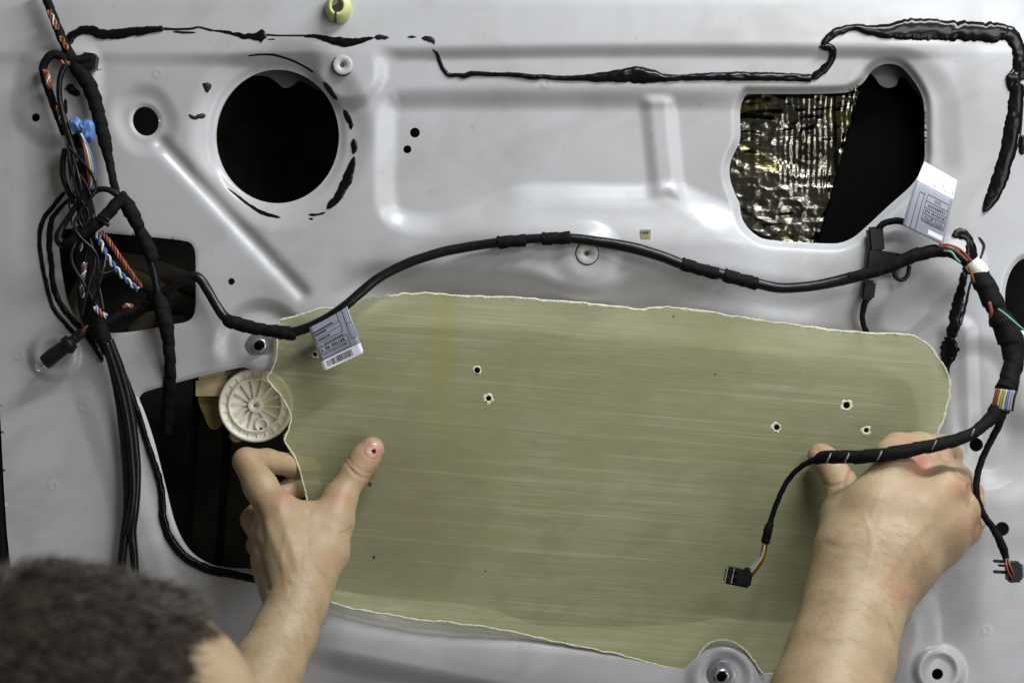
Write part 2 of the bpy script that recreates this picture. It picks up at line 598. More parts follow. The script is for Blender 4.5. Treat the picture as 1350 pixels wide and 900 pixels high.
def smin_(a, b, k):
    h = np.clip(0.5 + 0.5 * (b - a) / k, 0, 1)
    return b + (a - b) * h - k * h * (1 - h)


def panel_h(U, V):
    """height of the pressed sheet in millimetres towards the camera"""
    U = np.asarray(U, float)
    V = np.asarray(V, float)
    h = np.zeros(U.shape)
    # top shelf with boss round the upper plug
    line = V - (69 + 3 * np.sin(U / 190.0)) + np.where(U > 1240, (U - 1240) * 0.12, 0) - sstep(470, 380, U) * 6
    d = smin_(line, np.hypot((U - 458) / 1.0, V - 92) - 44, 26)
    amp = 5.5 * (1 - sstep(1160, 1300, U)) * (0.35 + 0.65 * sstep(150, 420, U))
    amp = np.maximum(amp, 5.5 * np.exp(-((U - 458) / 60.0) ** 2))
    h += amp * (1 - sstep(-11, 12, d))
    h += -0.055 * np.clip(70 - V, 0, 90) - 6.0 * sstep(10, -60, V) - 40 * sstep(-20, -260, V)
    # pocket with rib
    dp = sd_poly(pocket, U, V)
    h += (-6.5 + 3.0 * sstep(880, 990, U)) * (1 - sstep(-26 - 22 * sstep(220, 300, V) * sstep(560, 700, U), 10, dp))
    rib_x = 862 + (V - 125) * 0.10
    rib = (1 - sstep(6, 27, np.abs(U - rib_x - 4))) * sstep(112, 126, V) * (1 - sstep(262, 285, V))
    h += 3.6 * rib * (1 - sstep(-16, 0, dp))
    # crest below the pocket, then falling back towards the access opening
    crest = sstep(262, 325, V + np.where(U < 660, (660 - U) * 0.25, 0)) * sstep(560, 720, U) * (1 - sstep(930, 1100, U))
    h += 7.5 * crest
    fall_at = 345 + 30 * np.exp(-((U - 773) / 55.0) ** 2) + 26 * np.exp(-((U - 1120) / 110.0) ** 2) - 0.05 * np.clip(620 - U, 0, 200)
    fall = sstep(0, 55, V - fall_at) * sstep(400, 560, U) * (1 - sstep(1235, 1300, U)) * (1 - sstep(770, 840, V - (U - 450) * 0.085))
    h += -(14.5 - 8.5 * sstep(820, 1000, U)) * fall
    # speaker dish
    d = np.hypot((U - 370) / 1.0, (V - 176) / 1.04)
    h += -5.5 * (1 - sstep(86, 126, d))
    # small hole cup and the diagonal swage
    d = sd_cap(U, V, (188, 152), (194, 164))
    h += -2.8 * (1 - sstep(22, 46, d))
    t = sd_cap(U, V, (214, 190), (398, 386))
    h += -3.4 * np.exp(-(t / 9.5) ** 2)
    # left side features
    d = sd_poly(ear, U, V)
    h += 4.0 * (1 - sstep(-16, 12, d))
    h += 1.2 * sstep(95, 125, V) * (1 - sstep(10, 40, U)) * (1 - sstep(300, 420, V))
    h += 4.0 * (1 - sstep(24, 38, np.hypot(U - 72, V - 468)))
    h += -2.0 * (1 - sstep(10, 22, np.hypot(U - 72, V - 468)))
    d = sd_cap(U, V, (118, 490), (205, 760))
    h += 2.2 * (1 - sstep(6, 34, d)) * sstep(470, 540, V)
    # bracket tab round the lower plug
    d = sd_poly(tabrec, U, V)
    h += -5.0 * (1 - sstep(-18, 6, d)) * (1 - sstep(440, 500, V))
    h += 3.0 * (1 - sstep(18, 46, np.hypot(U - 343, V - 452)))
    d = np.hypot((U - 343) / 1.1, V - 412)
    h += -2.5 * np.exp(-(d / 34.0) ** 2)
    # lower sill band
    line = V - (862 + (U - 440) * 0.20)
    h += 6.0 * (1 - sstep(-10, 24, line)) * sstep(-110, -20, line) * sstep(380, 460, U) * (1 - sstep(1180, 1240, U))
    h += -6.0 * sstep(0, 70, line) * sstep(330, 480, U)
    h += 5.0 * (1 - sstep(34, 56, np.hypot(U - 955, V - 892))) - 3.5 * (1 - sstep(22, 36, np.hypot(U - 955, V - 892)))
    # right side features
    h += -5.0 * (1 - sstep(26, 62, sd_cap(U, V, (1288, 500), (1300, 585))))
    h += 4.0 * (1 - sstep(8, 30, sd_cap(U, V, (1262, 440), (1268, 640))))
    h += -4.0 * (1 - sstep(25, 70, np.hypot((U - 1330) / 1.4, V - 600)))
    h += 5.0 * (1 - sstep(24, 38, np.hypot(U - 1238, V - 884))) - 3.0 * (1 - sstep(16, 26, np.hypot(U - 1238, V - 884)))
    h += 5.0 * (1 - sstep(10, 50, np.hypot((U - 1195), (V - 835) / 1.6)))
    h += -3.0 * sstep(690, 740, V) * sstep(1200, 1280, U)
    h += 4.0 * (1 - sstep(14, 44, sd_cap(U, V, (1180, 420), (1260, 350))))
    # upper right shoulder
    h += 2.0 * sstep(1255, 1300, U) * (1 - sstep(120, 260, V))
    # boss of the middle plug
    h += 3.0 * (1 - sstep(22, 50, np.hypot(U - 775, V - 338)))
    # spot-weld dimples
    for x, y in [(208, 97), (505, 105), (56, 300), (110, 536), (24, 467), (720, 110), (1120, 140), (70, 640), (1300, 830), (364, 345)]:
        q = np.hypot(U - x, V - y)
        h += 0.35 * np.exp(-((q - 5) / 1.6) ** 2)
    # rolled edges of the openings
    for p, wd, dp_ in polys_hole:
        s = sd_poly(p, U, V)
        h += -dp_ * (1 - sstep(0, wd, s)) ** 1.6
    h += 1.1 * (fbm(U / 170.0, V / 170.0, 5, 2) - 0.5) + 0.25 * (fbm(U / 40.0, V / 40.0, 9, 2) - 0.5)
    return h


us = np.concatenate([np.arange(-27, -2, 2.5), np.arange(-2, 1356, 2.5), np.arange(1360, 1572, 12.0)])
vs = np.concatenate([np.arange(-272, -12, 14.0), np.arange(-6, 906, 2.5), np.arange(912, 1164, 14.0)])
pv, pf, pe, puv = cut_grid(us, vs, panel_sd, panel_h)
pv2, pf2 = add_skirt(pv, pf, pe, 0.0016)
panel = mesh_obj('inner_panel', pv2, pf2, M['paint'], door)

# lookup of the panel height for things that lie on it
_gu = np.arange(-40, 1400, 4.0)
_gv = np.arange(-40, 960, 4.0)
_GU, _GV = np.meshgrid(_gu, _gv)
_GH = panel_h(_GU, _GV)


def ph(u, v):
    x = np.clip((np.asarray(u, float) - _gu[0]) / 4.0, 0, len(_gu) - 1.01)
    y = np.clip((np.asarray(v, float) - _gv[0]) / 4.0, 0, len(_gv) - 1.01)
    i, j = np.floor(x).astype(int), np.floor(y).astype(int)
    a, b = x - i, y - j
    return (_GH[j, i] * (1 - a) + _GH[j, i + 1] * a) * (1 - b) + (_GH[j + 1, i] * (1 - a) + _GH[j + 1, i + 1] * a) * b


# outer skin and closed cavity behind the openings
def sheet(name, u0, u1, v0, v1, hf, mat, parent, n=60, m=40):
    U, V = np.meshgrid(np.linspace(u0, u1, n), np.linspace(v0, v1, m))
    P = Wa(U, V, hf(U, V)).reshape(-1, 3)
    i = np.arange(n * m).reshape(m, n)
    F = np.stack([i[:-1, :-1], i[1:, :-1], i[1:, 1:], i[:-1, 1:]], -1).reshape(-1, 4)
    return mesh_obj(name, P, F, mat, parent)


x0, x1 = W(-14, 0)[0], W(1558, 0)[0]
z0, z1 = W(0, 1148)[2], W(0, -258)[2]
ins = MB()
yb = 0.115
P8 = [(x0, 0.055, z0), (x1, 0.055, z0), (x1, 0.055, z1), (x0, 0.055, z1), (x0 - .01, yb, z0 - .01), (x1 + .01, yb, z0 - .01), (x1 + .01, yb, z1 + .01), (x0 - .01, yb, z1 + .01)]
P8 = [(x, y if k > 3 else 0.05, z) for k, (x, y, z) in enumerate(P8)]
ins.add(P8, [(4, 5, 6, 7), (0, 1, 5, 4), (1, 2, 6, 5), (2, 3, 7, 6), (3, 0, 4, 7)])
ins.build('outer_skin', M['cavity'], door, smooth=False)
# door seal along the hinge edge
sl = [np.array([*(W(u + 3, v)[[0]]), 0.012, W(u, v)[2]]) for u, v in edge_left[:12]]
sv, sf = tube_geo(spline([(p[0] - 0.006, p[1] - 0.004, p[2]) for p in sl], 0.01), 0.0065, 10)
mesh_obj('door_seal', sv, sf, M['tape'], door)

# crinkled foil seen through the upper opening
def foil_h(U, V):
    rip = np.sin(U / 1.15 + 5 * fbm(U / 40.0, V / 30.0, 51, 2) + V * 0.02) * sstep(1015, 1045, U) * sstep(268, 235, V) * (0.2 + fbm(U / 30.0, V / 18.0, 52, 2))
    r1 = 1 - np.abs(2 * fbm(U / 26.0, V / 15.0, 41, 2) - 1)
    r2 = 1 - np.abs(2 * fbm(U / 11.0, V / 9.0, 43, 2) - 1)
    k = 0.13 * rip + 0.9 * r1 + 0.25 * r2 + 0.15 * fbm(U / 5.0, V / 70.0, 31, 3) * sstep(262, 225, V) + 2.6 * fbm(U / 90.0, V / 42.0, 33, 2)
    dia = np.abs(((U * 0.8 + V) / 15.0) % 2 - 1) * np.abs(((U * 0.8 - V) / 17.0) % 2 - 1)
    return -46 + 0.035 * (U - 1040) + 2.2 * k + 3.5 * dia * sstep(228, 262, V) * 0.6 * fbm(U / 20.0, V / 20.0, 35, 2) + 3.0 * sstep(1098, 1106, U - (V - 200) * 0.02)


def foil_edge(v):
    return 1148 - 0.29 * (v - 130) + 4 * np.sin(v / 23.0)


U, V = np.meshgrid(np.linspace(0, 1, 150), np.linspace(95, 350, 200))
UU = 930 + U * (foil_edge(V) - 930)
Pf = Wa(UU, V, foil_h(UU, V)).reshape(-1, 3)
ii = np.arange(200 * 150).reshape(200, 150)
mesh_obj('damping_foil', Pf, np.stack([ii[:-1, :-1], ii[1:, :-1], ii[1:, 1:], ii[:-1, 1:]], -1).reshape(-1, 4), M['foil'], door)
# dark reinforcement bar to the right of the foil
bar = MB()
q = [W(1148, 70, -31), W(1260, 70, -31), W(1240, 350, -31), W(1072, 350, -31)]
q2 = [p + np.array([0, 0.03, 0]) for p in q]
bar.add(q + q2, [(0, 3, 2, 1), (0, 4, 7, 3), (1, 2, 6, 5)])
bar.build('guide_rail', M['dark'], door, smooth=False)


def plate(name, outline, h, th, mat, parent, smooth=False):
    P = np.asarray(outline, float)
    n = len(P)
    a = [W(u, v, h) for u, v in P]
    b = [p + np.array([0, th, 0]) for p in a]
    F = [tuple(range(n))[::-1], tuple(range(n, 2 * n))]
    F += [(i, (i + 1) % n, n + (i + 1) % n, n + i) for i in range(n)]
    o = mesh_obj(name, a + b, F, mat, parent, smooth)
    return o


plate('stiffener_bracket', spline([(270, 60), (480, 60), (470, 112), (432, 116), (418, 118), (408, 112), (395, 106), (384, 114), (374, 116), (364, 108), (352, 101), (330, 100), (300, 104), (280, 112)], 5, True), -26, 0.0015, M['bracket'], door)
plate('stiffener_bracket', spline([(1130, 70), (1230, 70), (1225, 130), (1206, 118), (1196, 104), (1186, 102), (1182, 112), (1172, 116), (1160, 112), (1152, 100), (1140, 92)], 5, True), -22, 0.0015, M['bracket'], door)
for pts in ([(95, 440), (110, 380), (150, 350), (235, 395), (270, 420)], [(150, 345), (200, 355), (275, 385)], [(175, 445), (215, 405), (275, 400)]):
    P = spline([tuple(W(u, v, -42)) for u, v in pts], 0.004)
    vv, ff = tube_geo(P, 0.008, 8)
    mesh_obj('inner_rod', vv, ff, M['oldmetal'], door)
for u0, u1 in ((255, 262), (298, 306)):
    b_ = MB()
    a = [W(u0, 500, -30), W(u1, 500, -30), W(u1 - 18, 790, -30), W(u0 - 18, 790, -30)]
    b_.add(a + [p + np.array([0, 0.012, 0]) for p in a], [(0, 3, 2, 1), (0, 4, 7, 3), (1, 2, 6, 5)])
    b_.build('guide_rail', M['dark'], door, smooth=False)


# ------------------------------------------------------------------ sealant beads on the panel
def bead(name, pts, mat=None, lift=2.2, seed=0, label=None, rough=0.25, step=1.6, hadd=0.0):
    """ragged strip of sealant lying on the panel; pts rows = (u, v, width in px)"""
    Q = spline(pts, step)
    n = len(Q)
    T = np.gradient(Q[:, :2], axis=0)
    T /= np.linalg.norm(T, axis=1)[:, None] + 1e-9
    Nn = np.stack([-T[:, 1], T[:, 0]], -1)
    arc = np.concatenate([[0], np.cumsum(np.linalg.norm(np.diff(Q[:, :2], axis=0), axis=1))])
    L = arc[-1]
    endt = np.clip(np.minimum(arc, L - arc) / np.minimum(4.0, L / 3), 0.12, 1) ** 0.6
    wl = np.maximum(Q[:, 2], 0.8) * 0.5 * endt * (1 + rough * 2 * (fbm(arc / 7.0, 0 * arc + seed, seed, 3) - 0.5) + rough * 0.45 * (vnoise(arc / 3.4, 0 * arc, seed + 7) - 0.5))
    wr = np.maximum(Q[:, 2], 0.8) * 0.5 * endt * (1 + rough * 2 * (fbm(arc / 7.0, 0 * arc + seed, seed + 50, 3) - 0.5) + rough * 0.45 * (vnoise(arc / 3.4, 0 * arc, seed + 57) - 0.5))
    ks = np.linspace(-1, 1, 9)
    V_ = []
    for k in ks:
        off = np.where(k < 0, k * wl, k * wr)
        uu = Q[:, 0] + Nn[:, 0] * off
        vv = Q[:, 1] + Nn[:, 1] * off
        dome = (1 - k * k) ** 0.5
        th = lift * np.minimum(1, Q[:, 2] / 7.0) * dome * (0.65 + 0.7 * fbm(arc / 16.0, k * 0.9 + 0 * arc, seed + 3, 2)) * np.minimum(1, endt + 0.2)
        V_.append(Wa(uu, vv, ph(uu, vv) + hadd + (0.22 if lift <= 1.2 else -0.1) + th * 0.62))
    V_ = np.stack(V_, 1).reshape(-1, 3)
    m = len(ks)
    i, j = np.meshgrid(np.arange(n - 1), np.arange(m - 1), indexing='ij')
    F = np.stack([i * m + j, i * m + j + 1, (i + 1) * m + j + 1, (i + 1) * m + j], -1).reshape(-1, 4)
    o = mesh_obj(name, V_, F[:, ::-1], mat or M['butyl'], door)
    if label:
        o['label'] = label
    return o


B = bead
B('sealant_bead', [(90, 60, 10), (93, 50, 11), (102, 43, 11), (112, 40, 12), (124, 41, 13), (136, 45, 14), (160, 44, 14), (182, 41, 13), (200, 39, 9), (217, 38, 8)], lift=4, label='glossy black sealant branching off the wiring towards the top edge')
B('sealant_smear', [(215, 38, 5), (226, 38.5, 3.4), (240, 38.5, 2.8), (252, 38, 3), (262, 36, 2.6), (274, 39, 3.2), (283, 41, 3)], M['butyl_dull'], 0.5, 3)
B('sealant_smear', [(228, 42, 2.6), (244, 43, 3.0), (258, 43, 2.2)], M['butyl_dull'], 0.5, 4)
B('sealant_bead', [(280, 40, 2.5), (296, 42, 3.5), (310, 45, 5), (322, 48, 7), (334, 49, 8), (344, 48, 14), (352, 49, 8)], None, 2, 5, rough=0.6)
B('sealant_smear', [(348, 46, 2.8), (375, 47, 2.2), (404, 47, 2.8)], M['butyl_dull'], 0.4, 6)
B('sealant_smear', [(352, 52, 1.5), (363, 52, 2.0)], M['butyl_dull'], 0.4, 61)
B('sealant_bead', [(400, 48, 4), (416, 48, 5), (428, 51, 8), (442, 54, 11), (458, 56, 12), (472, 54, 9), (486, 51, 5), (494, 50, 3)], None, 2, 7)
B('sealant_smear', [(494, 49, 6), (503, 49, 7), (513, 50, 3)], M['butyl_dull'], 1, 8, rough=0.6)
B('sealant_smear', [(537, 49, 2.5), (543, 49, 3.5), (549, 49, 2)], M['butyl_dull'], 0.7, 9)
B('sealant_smear', [(556, 50, 4), (563, 51, 7), (570, 54, 6), (573, 59, 2)], M['butyl_dull'], 1.2, 10, rough=0.5)
B('sealant_bead', [(570, 65, 2.5), (576, 71, 4), (580, 82, 5), (585, 92, 5.5), (592, 99, 6), (602, 99, 5.5), (612, 100, 8), (622, 97, 7), (645, 98, 6), (680, 99, 6.5), (704, 102, 8),
                    (716, 101, 6), (735, 103, 7), (765, 103, 8), (795, 102, 14), (820, 100, 18), (842, 99, 22), (860, 101, 19), (880, 103, 10), (910, 102, 9), (940, 101, 11),
                    (975, 101, 12), (1020, 101, 11.5), (1060, 103, 11), (1072, 103, 13)], None, 3.5, 11, 'long glossy black sealant bead running along the ledge above the pocket', rough=0.18)
B('sealant_bead', [(1070, 104, 9), (1078, 98, 10), (1090, 88, 10), (1097, 78, 9), (1097, 66, 11), (1088, 62, 11), (1080, 62, 6)], None, 3.5, 12, rough=0.3)
B('sealant_bead', [(1084, 61, 8), (1090, 52, 10), (1100, 44, 11), (1113, 39, 11), (1128, 36, 10), (1145, 40, 13), (1165, 42, 18), (1190, 40, 27), (1215, 39, 30), (1240, 40, 28), (1270, 41, 27), (1296, 42, 27), (1310, 43, 26), (1320, 42, 22), (1330, 46, 20)], None, 4, 13,
  'thick lumpy black sealant strip along the upper right corner', rough=0.22)
B('sealant_bead', [(1318, 36, 12), (1326, 41, 18), (1338, 54, 20), (1344, 72, 20), (1346, 90, 20), (1343, 106, 20)], None, 3, 14)
B('sealant_bead', [(1326, 102, 16), (1334, 104, 26), (1346, 104, 24)], None, 5, 15, rough=0.5)
B('sealant_bead', [(1341, 108, 18), (1339, 140, 22), (1334, 175, 22), (1327, 205, 21), (1319, 232, 22), (1310, 256, 20), (1302, 271, 13), (1296, 280, 5)], None, 3.2, 16, 'wide black sealant strip hanging down the right side of the panel', rough=0.15)
B('sealant_smear', [(1349, 130, 2), (1345, 180, 2.2), (1336, 208, 2)], M['butyl_dull'], 0.5, 17)
B('sealant_bead', [(1349, 178, 10), (1347, 204, 10)], None, 2, 18)
B('sealant_smear', [(326, 74, 2), (345, 72, 2.4), (362, 73, 3), (380, 78, 2.5), (398, 86, 2.8), (414, 96, 3)], M['butyl'], 0.8, 19)
B('sealant_smear', [(426, 108, 4), (434, 118, 7), (441, 128, 6), (446, 132, 2)], M['butyl_dull'], 1, 20)
B('sealant_smear', [(453, 145, 5), (458, 155, 8), (462, 163, 6), (463, 171, 5)], M['butyl'], 1.6, 21, rough=0.4)
B('sealant_smear', [(466, 183, 7), (467, 193, 9), (466, 203, 6)], M['butyl'], 2, 22)
B('sealant_bead', [(467, 206, 4), (463, 222, 11), (456, 240, 14), (447, 257, 12), (438, 268, 10), (431, 275, 6)], None, 2.2, 23)
B('sealant_smear', [(407, 283, 4), (418, 283, 2.5), (429, 280, 3)], M['butyl'], 0.8, 24, rough=0.5)
B('sealant_smear', [(407, 288, 2), (413, 289, 3)], M['butyl'], 0.6, 25)
B('sealant_smear', [(300, 248, 2), (314, 259, 3), (330, 271, 3.5), (348, 281, 5), (370, 287, 3)], M['butyl'], 1, 26)
B('sealant_smear', [(267, 110, 3), (272, 114, 10), (274, 122, 6)], M['butyl_dull'], 1, 27, rough=0.5)
B('sealant_smear', [(249, 151, 5), (256, 155, 4), (262, 154, 6), (271, 152, 7)], M['butyl_dull'], 1.2, 28, rough=0.5)
B('sealant_bead', [(86, 252, 6), (70, 272, 7), (57, 290, 7), (52, 315, 6), (55, 345, 6), (60, 370, 6), (69, 403, 6), (85, 425, 6), (100, 442, 6)], None, 3, 29)
B('sealant_bead', [(92, 261, 5), (78, 276, 6), (68, 290, 8), (65, 318, 8), (68, 350, 8), (71, 378, 8), (82, 404, 8), (98, 424, 8), (118, 446, 8), (136, 476, 6)], None, 3, 30)
B('sealant_bead', [(152, 470, 8), (166, 500, 8), (182, 545, 9), (194, 585, 9), (207, 622, 10), (213, 650, 10), (215, 682, 11), (224, 709, 12), (243, 733, 12), (272, 749, 12), (308, 757, 11), (352, 767, 9)], None, 4, 31,
  'black sealant bead following the rounded edge of the access opening', rough=0.15)
B('sealant_bead', [(1255, 311, 8), (1266, 308, 14), (1277, 314, 10), (1281, 328, 14), (1278, 345, 20), (1274, 362, 14)], None, 3, 32, rough=0.4)
B('sealant_bead', [(1271, 358, 10), (1268, 380, 12), (1263, 400, 15), (1258, 425, 16), (1254, 446, 18)], None, 2.4, 33, rough=0.4)
B('sealant_bead', [(1256, 445, 20), (1250, 462, 24), (1247, 480, 14), (1249, 498, 4)], None, 2.4, 34, rough=0.5)
B('sealant_smear', [(1290, 312, 3), (1297, 324, 4), (1292, 342, 3), (1280, 372, 3), (1273, 402, 4), (1266, 430, 4)], M['butyl_dull'], 0.6, 35)
B('sealant_bead', [(86, 118, 8), (92, 117, 12), (98, 122, 9), (106, 125, 8)], None, 5, 36, rough=0.4)
B('sealant_smear', [(86, 130, 5), (88, 150, 3)], M['butyl_dull'], 0.6, 37)


# ------------------------------------------------------------------ plugs, washers, clip, sticker
def lathe(prof, u, v, h, n=32, rxs=1.0):
    """profile rows (radius px, height mm above h)"""
    V_, F = [], []
    c = W(u, v, h)
    for r, z in prof:
        for k in range(n):
            a = 2 * math.pi * k / n
            V_.append(c + np.array([px(r) * rxs * math.cos(a), -z * MM, px(r) * math.sin(a)]))
    for i in range(len(prof) - 1):
        for k in range(n):
            F.append((i * n + k, i * n + (k + 1) % n, (i + 1) * n + (k + 1) % n, (i + 1) * n + k))
    F.append(tuple((len(prof) - 1) * n + k for k in range(n)))
    return V_, F


def lathe_obj(name, prof, u, v, h, mat, parent, n=32, rxs=1.0):
    V_, F = lathe(prof, u, v, h, n, rxs)
    return mesh_obj(name, V_, F, mat, parent)


for (u, v, r, lab) in ((452, 86, 12.5, 'grey round plug in the boss above the speaker hole'), (774, 334, 14, 'grey round plug tucked under the cable arch')):
    h = float(ph(u, v))
    p_ = lathe_obj('hole_plug', [(r + 0.6, -0.4), (r + 0.6, 0.5), (r, 0.9), (r - 1.5, 1.1), (5, 1.4), (4.6, 0.7), (3.5, 0.6)], u, v, h, M['grey_plug'], door)
    p_['label'] = lab
    q_ = lathe_obj('plug_rim_gap', [(r + 1.7, -1.2), (r + 1.7, 0.12), (r + 0.7, 0.15)], u, v, h, M['dark'], p_)
    lathe_obj('plug_core', [(3.2, 0.4), (3.2, 0.95), (1.8, 1.0), (1.4, 0.8)], u, v, h, M['oldmetal'], p_)
for (u, v, r, lab) in ((343, 455, 18, 'dull grey washer and stud on the bracket tab'), (951, 889, 19.5, 'zinc washer and nut in the notch of the fibreglass sheet')):
    h = float(ph(u, v)) + 0.4
    ws = lathe_obj('washer', [(r, -1), (r, 1.0), (r - 1, 1.3), (r * 0.55, 1.3), (r * 0.5, 1.2)], u, v, h, M['zinc'], door)
    ws['label'] = lab
    lathe_obj('nut', [(r * 0.52, 1.2), (r * 0.52, 4.0), (r * 0.45, 4.6), (r * 0.36, 4.8), (r * 0.34, 3.2)], u, v, h, M['zinc_b'], ws, 6 if v > 600 else 24)
    lathe_obj('stud', [(r * 0.31, 1.0), (r * 0.31, 6.2), (r * 0.24, 6.8), (r * 0.1, 6.8)], u - 1.5, v + 1.0, h, M['dark'], ws, 16)

# split cone trim clip at the top edge
h = float(ph(447, 14))
cl = MB()
for a0, a1, du in ((-80, 100, 0.9), (108, 272, -0.9)):
    n = 16
    prof = [(17, 0.0), (17.5, 3.0), (15, 9.0), (11, 13), (7.5, 13.5), (7, 10), (9, 2)]
    V_, F = [], []
    for r, z in prof:
        for k in range(n + 1):
            a = math.radians(a0 + (a1 - a0) * k / n)
            V_.append(W(447 + du, 12, h) + np.array([px(r) * math.cos(a) * 0.95, -z * MM, -px(r) * math.sin(a) * 1.18]))
    for i in range(len(prof) - 1):
        for k in range(n):
            F.append((i * (n + 1) + k, i * (n + 1) + k + 1, (i + 1) * (n + 1) + k + 1, (i + 1) * (n + 1) + k))
    cl.add(V_, F)
cl.build('trim_clip', M['clip'], door)['label'] = 'yellow green split plastic trim clip at the top edge'

st = plate('sticker', [(845, 302.5), (858, 303), (857.5, 316), (844.5, 315.5)], float(ph(851, 309)) + 0.9, 0.0009, M['sticker'], door)
st['label'] = 'tiny square olive sticker beside the cable arch'
for k, (a, b) in enumerate(((846.5, 848.4), (849, 851.5), (852.2, 854.8))):
    plate('print_mark', [(a, 305.5), (b, 305.5), (b, 308), (a, 308)], float(ph(851, 309)) + 1.05, 0.0001, M['ink'], st)

# ------------------------------------------------------------------ fibreglass sheet
out_pts = [(355, 490), (363, 474), (364, 454), (367, 424), (390, 416), (420, 407), (455, 404), (480, 395), (520, 388), (560, 386), (600, 389), (650, 391), (700, 394), (760, 398), (840, 407), (880, 405),
           (960, 415), (1060, 430), (1140, 438), (1180, 440), (1205, 443), (1225, 455), (1240, 475), (1249, 490), (1253, 510), (1247, 545), (1237, 572), (1232, 610), (1210, 680), (1180, 755),
           (1120, 825), (1060, 868), (1027, 885), (1007, 888), (997, 876), (985, 860), (970, 849), (950, 844), (935, 848), (923, 860), (916, 878), (907, 885), (892, 884), (820, 864), (732, 846), (660, 830), (588, 820), (532, 814), (440, 795),
           (425, 770), (412, 710), (401, 644), (393, 615), (382, 591), (374, 578), (381, 566), (383, 552), (380, 539), (369, 521), (352, 499)]
outline = spline(out_pts, 5, True)
arc = np.arange(len(outline))
outline = outline + np.stack([fbm(arc / 2.0, arc * 0, 71, 2) - 0.5, fbm(arc / 2.0, arc * 0, 72, 2) - 0.5], -1) * 2.6
drills = [(629, 488, 4.0), (644, 525, 3.6), (1116, 534, 4.6), (1024, 563, 4.0), (1142, 567, 3.2), (415, 467, 3.0)]


def sheet_sd(U, V):
    d = -sd_poly(outline, U, V)
    for x, y, r in drills:
        d = np.minimum(d, np.hypot(U - x, V - y) - r)
    return d


def sheet_h(U, V):
    return 5.5 + 3.2 * sstep(740, 860, V) + 1.2 * np.sin((U - 300) / 330.0) + 2.0 * (fbm(U / 210.0, V / 150.0, 81, 2) - 0.5) + 0.25 * (fbm(U / 24.0, V / 24.0, 82, 2) - 0.5)


sv, sf, se, _ = cut_grid(np.arange(340, 1262, 3.0), np.arange(378, 896, 3.0), sheet_sd, sheet_h)
fg = thing('fiberglass_sheet', 'translucent olive fibreglass sheet with drilled holes held against the access opening', 'fibreglass sheet', tuple(W(800, 880, 5)))
sv, sf = add_skirt(sv, sf, se, 0.0022)
so = mesh_obj('sheet', sv, sf, M['fibre'], fg)
# pale ragged cut edge
Q = outline
n = len(Q)
fb = MB()
T = np.roll(Q, -1, 0) - np.roll(Q, 1, 0)
T /= np.linalg.norm(T, axis=1)[:, None]
Nn = np.stack([-T[:, 1], T[:, 0]], -1)
sg = 1 if sd_poly(outline, np.array([Q[10, 0] + Nn[10, 0] * 3]), np.array([Q[10, 1] + Nn[10, 1] * 3]))[0] < 0 else -1
a_ = np.arange(n)
win = (1.1 + 2.4 * fbm(a_ / 1.3, a_ * 0, 91, 2) ** 2) * sg
V_ = []
for off, dh in ((-0.9 * sg * np.ones(n), -2.3), (-0.9 * sg * np.ones(n), 0.1), (win * 0.4, 0.35), (win, 0.05)):
    uu, vv = Q[:, 0] + Nn[:, 0] * off, Q[:, 1] + Nn[:, 1] * off
    V_.append(Wa(uu, vv, sheet_h(uu, vv) + dh))
V_ = np.stack(V_, 1).reshape(-1, 3)
F = []
for i in range(n):
    j = (i + 1) % n
    for k in range(3):
        F.append((i * 4 + k, j * 4 + k, j * 4 + k + 1, i * 4 + k + 1))
mesh_obj('cut_edge', V_, F, M['fray'], fg)
fz = MB()
for i in range(n):
    for _ in range(2):
        if random.random() < 0.55:
            s = random.random()
            p = Q[i] * (1 - s) + Q[(i + 1) % n] * s
            d = -Nn[i] * sg * random.uniform(0.5, 3.2) + T[i] * random.uniform(-3, 3)
            hh = float(sheet_h(p[0], p[1]))
            a, b = W(p[0], p[1], hh - random.uniform(0, 1.6)), W(p[0] + d[0], p[1] + d[1], hh + random.uniform(-0.5, 1.5))
            wv = np.array([0.00016, 0, 0.00016])
            fz.add([a - wv, a + wv, b], [(0, 1, 2)])
fo = fz.build('frayed_fibre', M['fray'], fg)
fo['kind'] = 'stuff'
# whitened burr round each drilled hole
for k, (x, y, r) in enumerate(drills):
    V_, F = [], []
    m = 44
    for i in range(m):
        a = 2 * math.pi * i / m
        jag = 0.15 + 1.2 * float(vnoise(np.array([i * 0.33]), np.array([k * 3.0]), 95)[0])
        if k in (0, 6):
            jag *= 0.55
        for q_, dh in ((r - 0.2, -1.5), (r - 0.1, 0.3), (r + 1.4 * jag, 0.5), (r + 3.4 * jag, 0.04)):
            uu, vv = x + q_ * math.cos(a), y + q_ * math.sin(a)
            V_.append(W(uu, vv, float(sheet_h(np.array(uu), np.array(vv))) + dh))
    for i in range(m):
        j = (i + 1) % m
        for q_ in range(3):
            F.append((i * 4 + q_, i * 4 + q_ + 1, j * 4 + q_ + 1, j * 4 + q_))
    mesh_obj('hole_burr', V_, F, M['bore'], fg)
for (x, y, r) in ((943, 493, 1.6), (888, 417, 1.5), (488, 638, 3.2), (493, 734, 2.6), (640, 752, 1.4)):
    lathe_obj('resin_spot', [(r, 0.02), (r * 0.7, 0.22), (r * 0.3, 0.3)], x, y, float(sheet_h(np.array(x), np.array(y))) + 0.05, M['oldmetal'], fg, 10, 0.75)
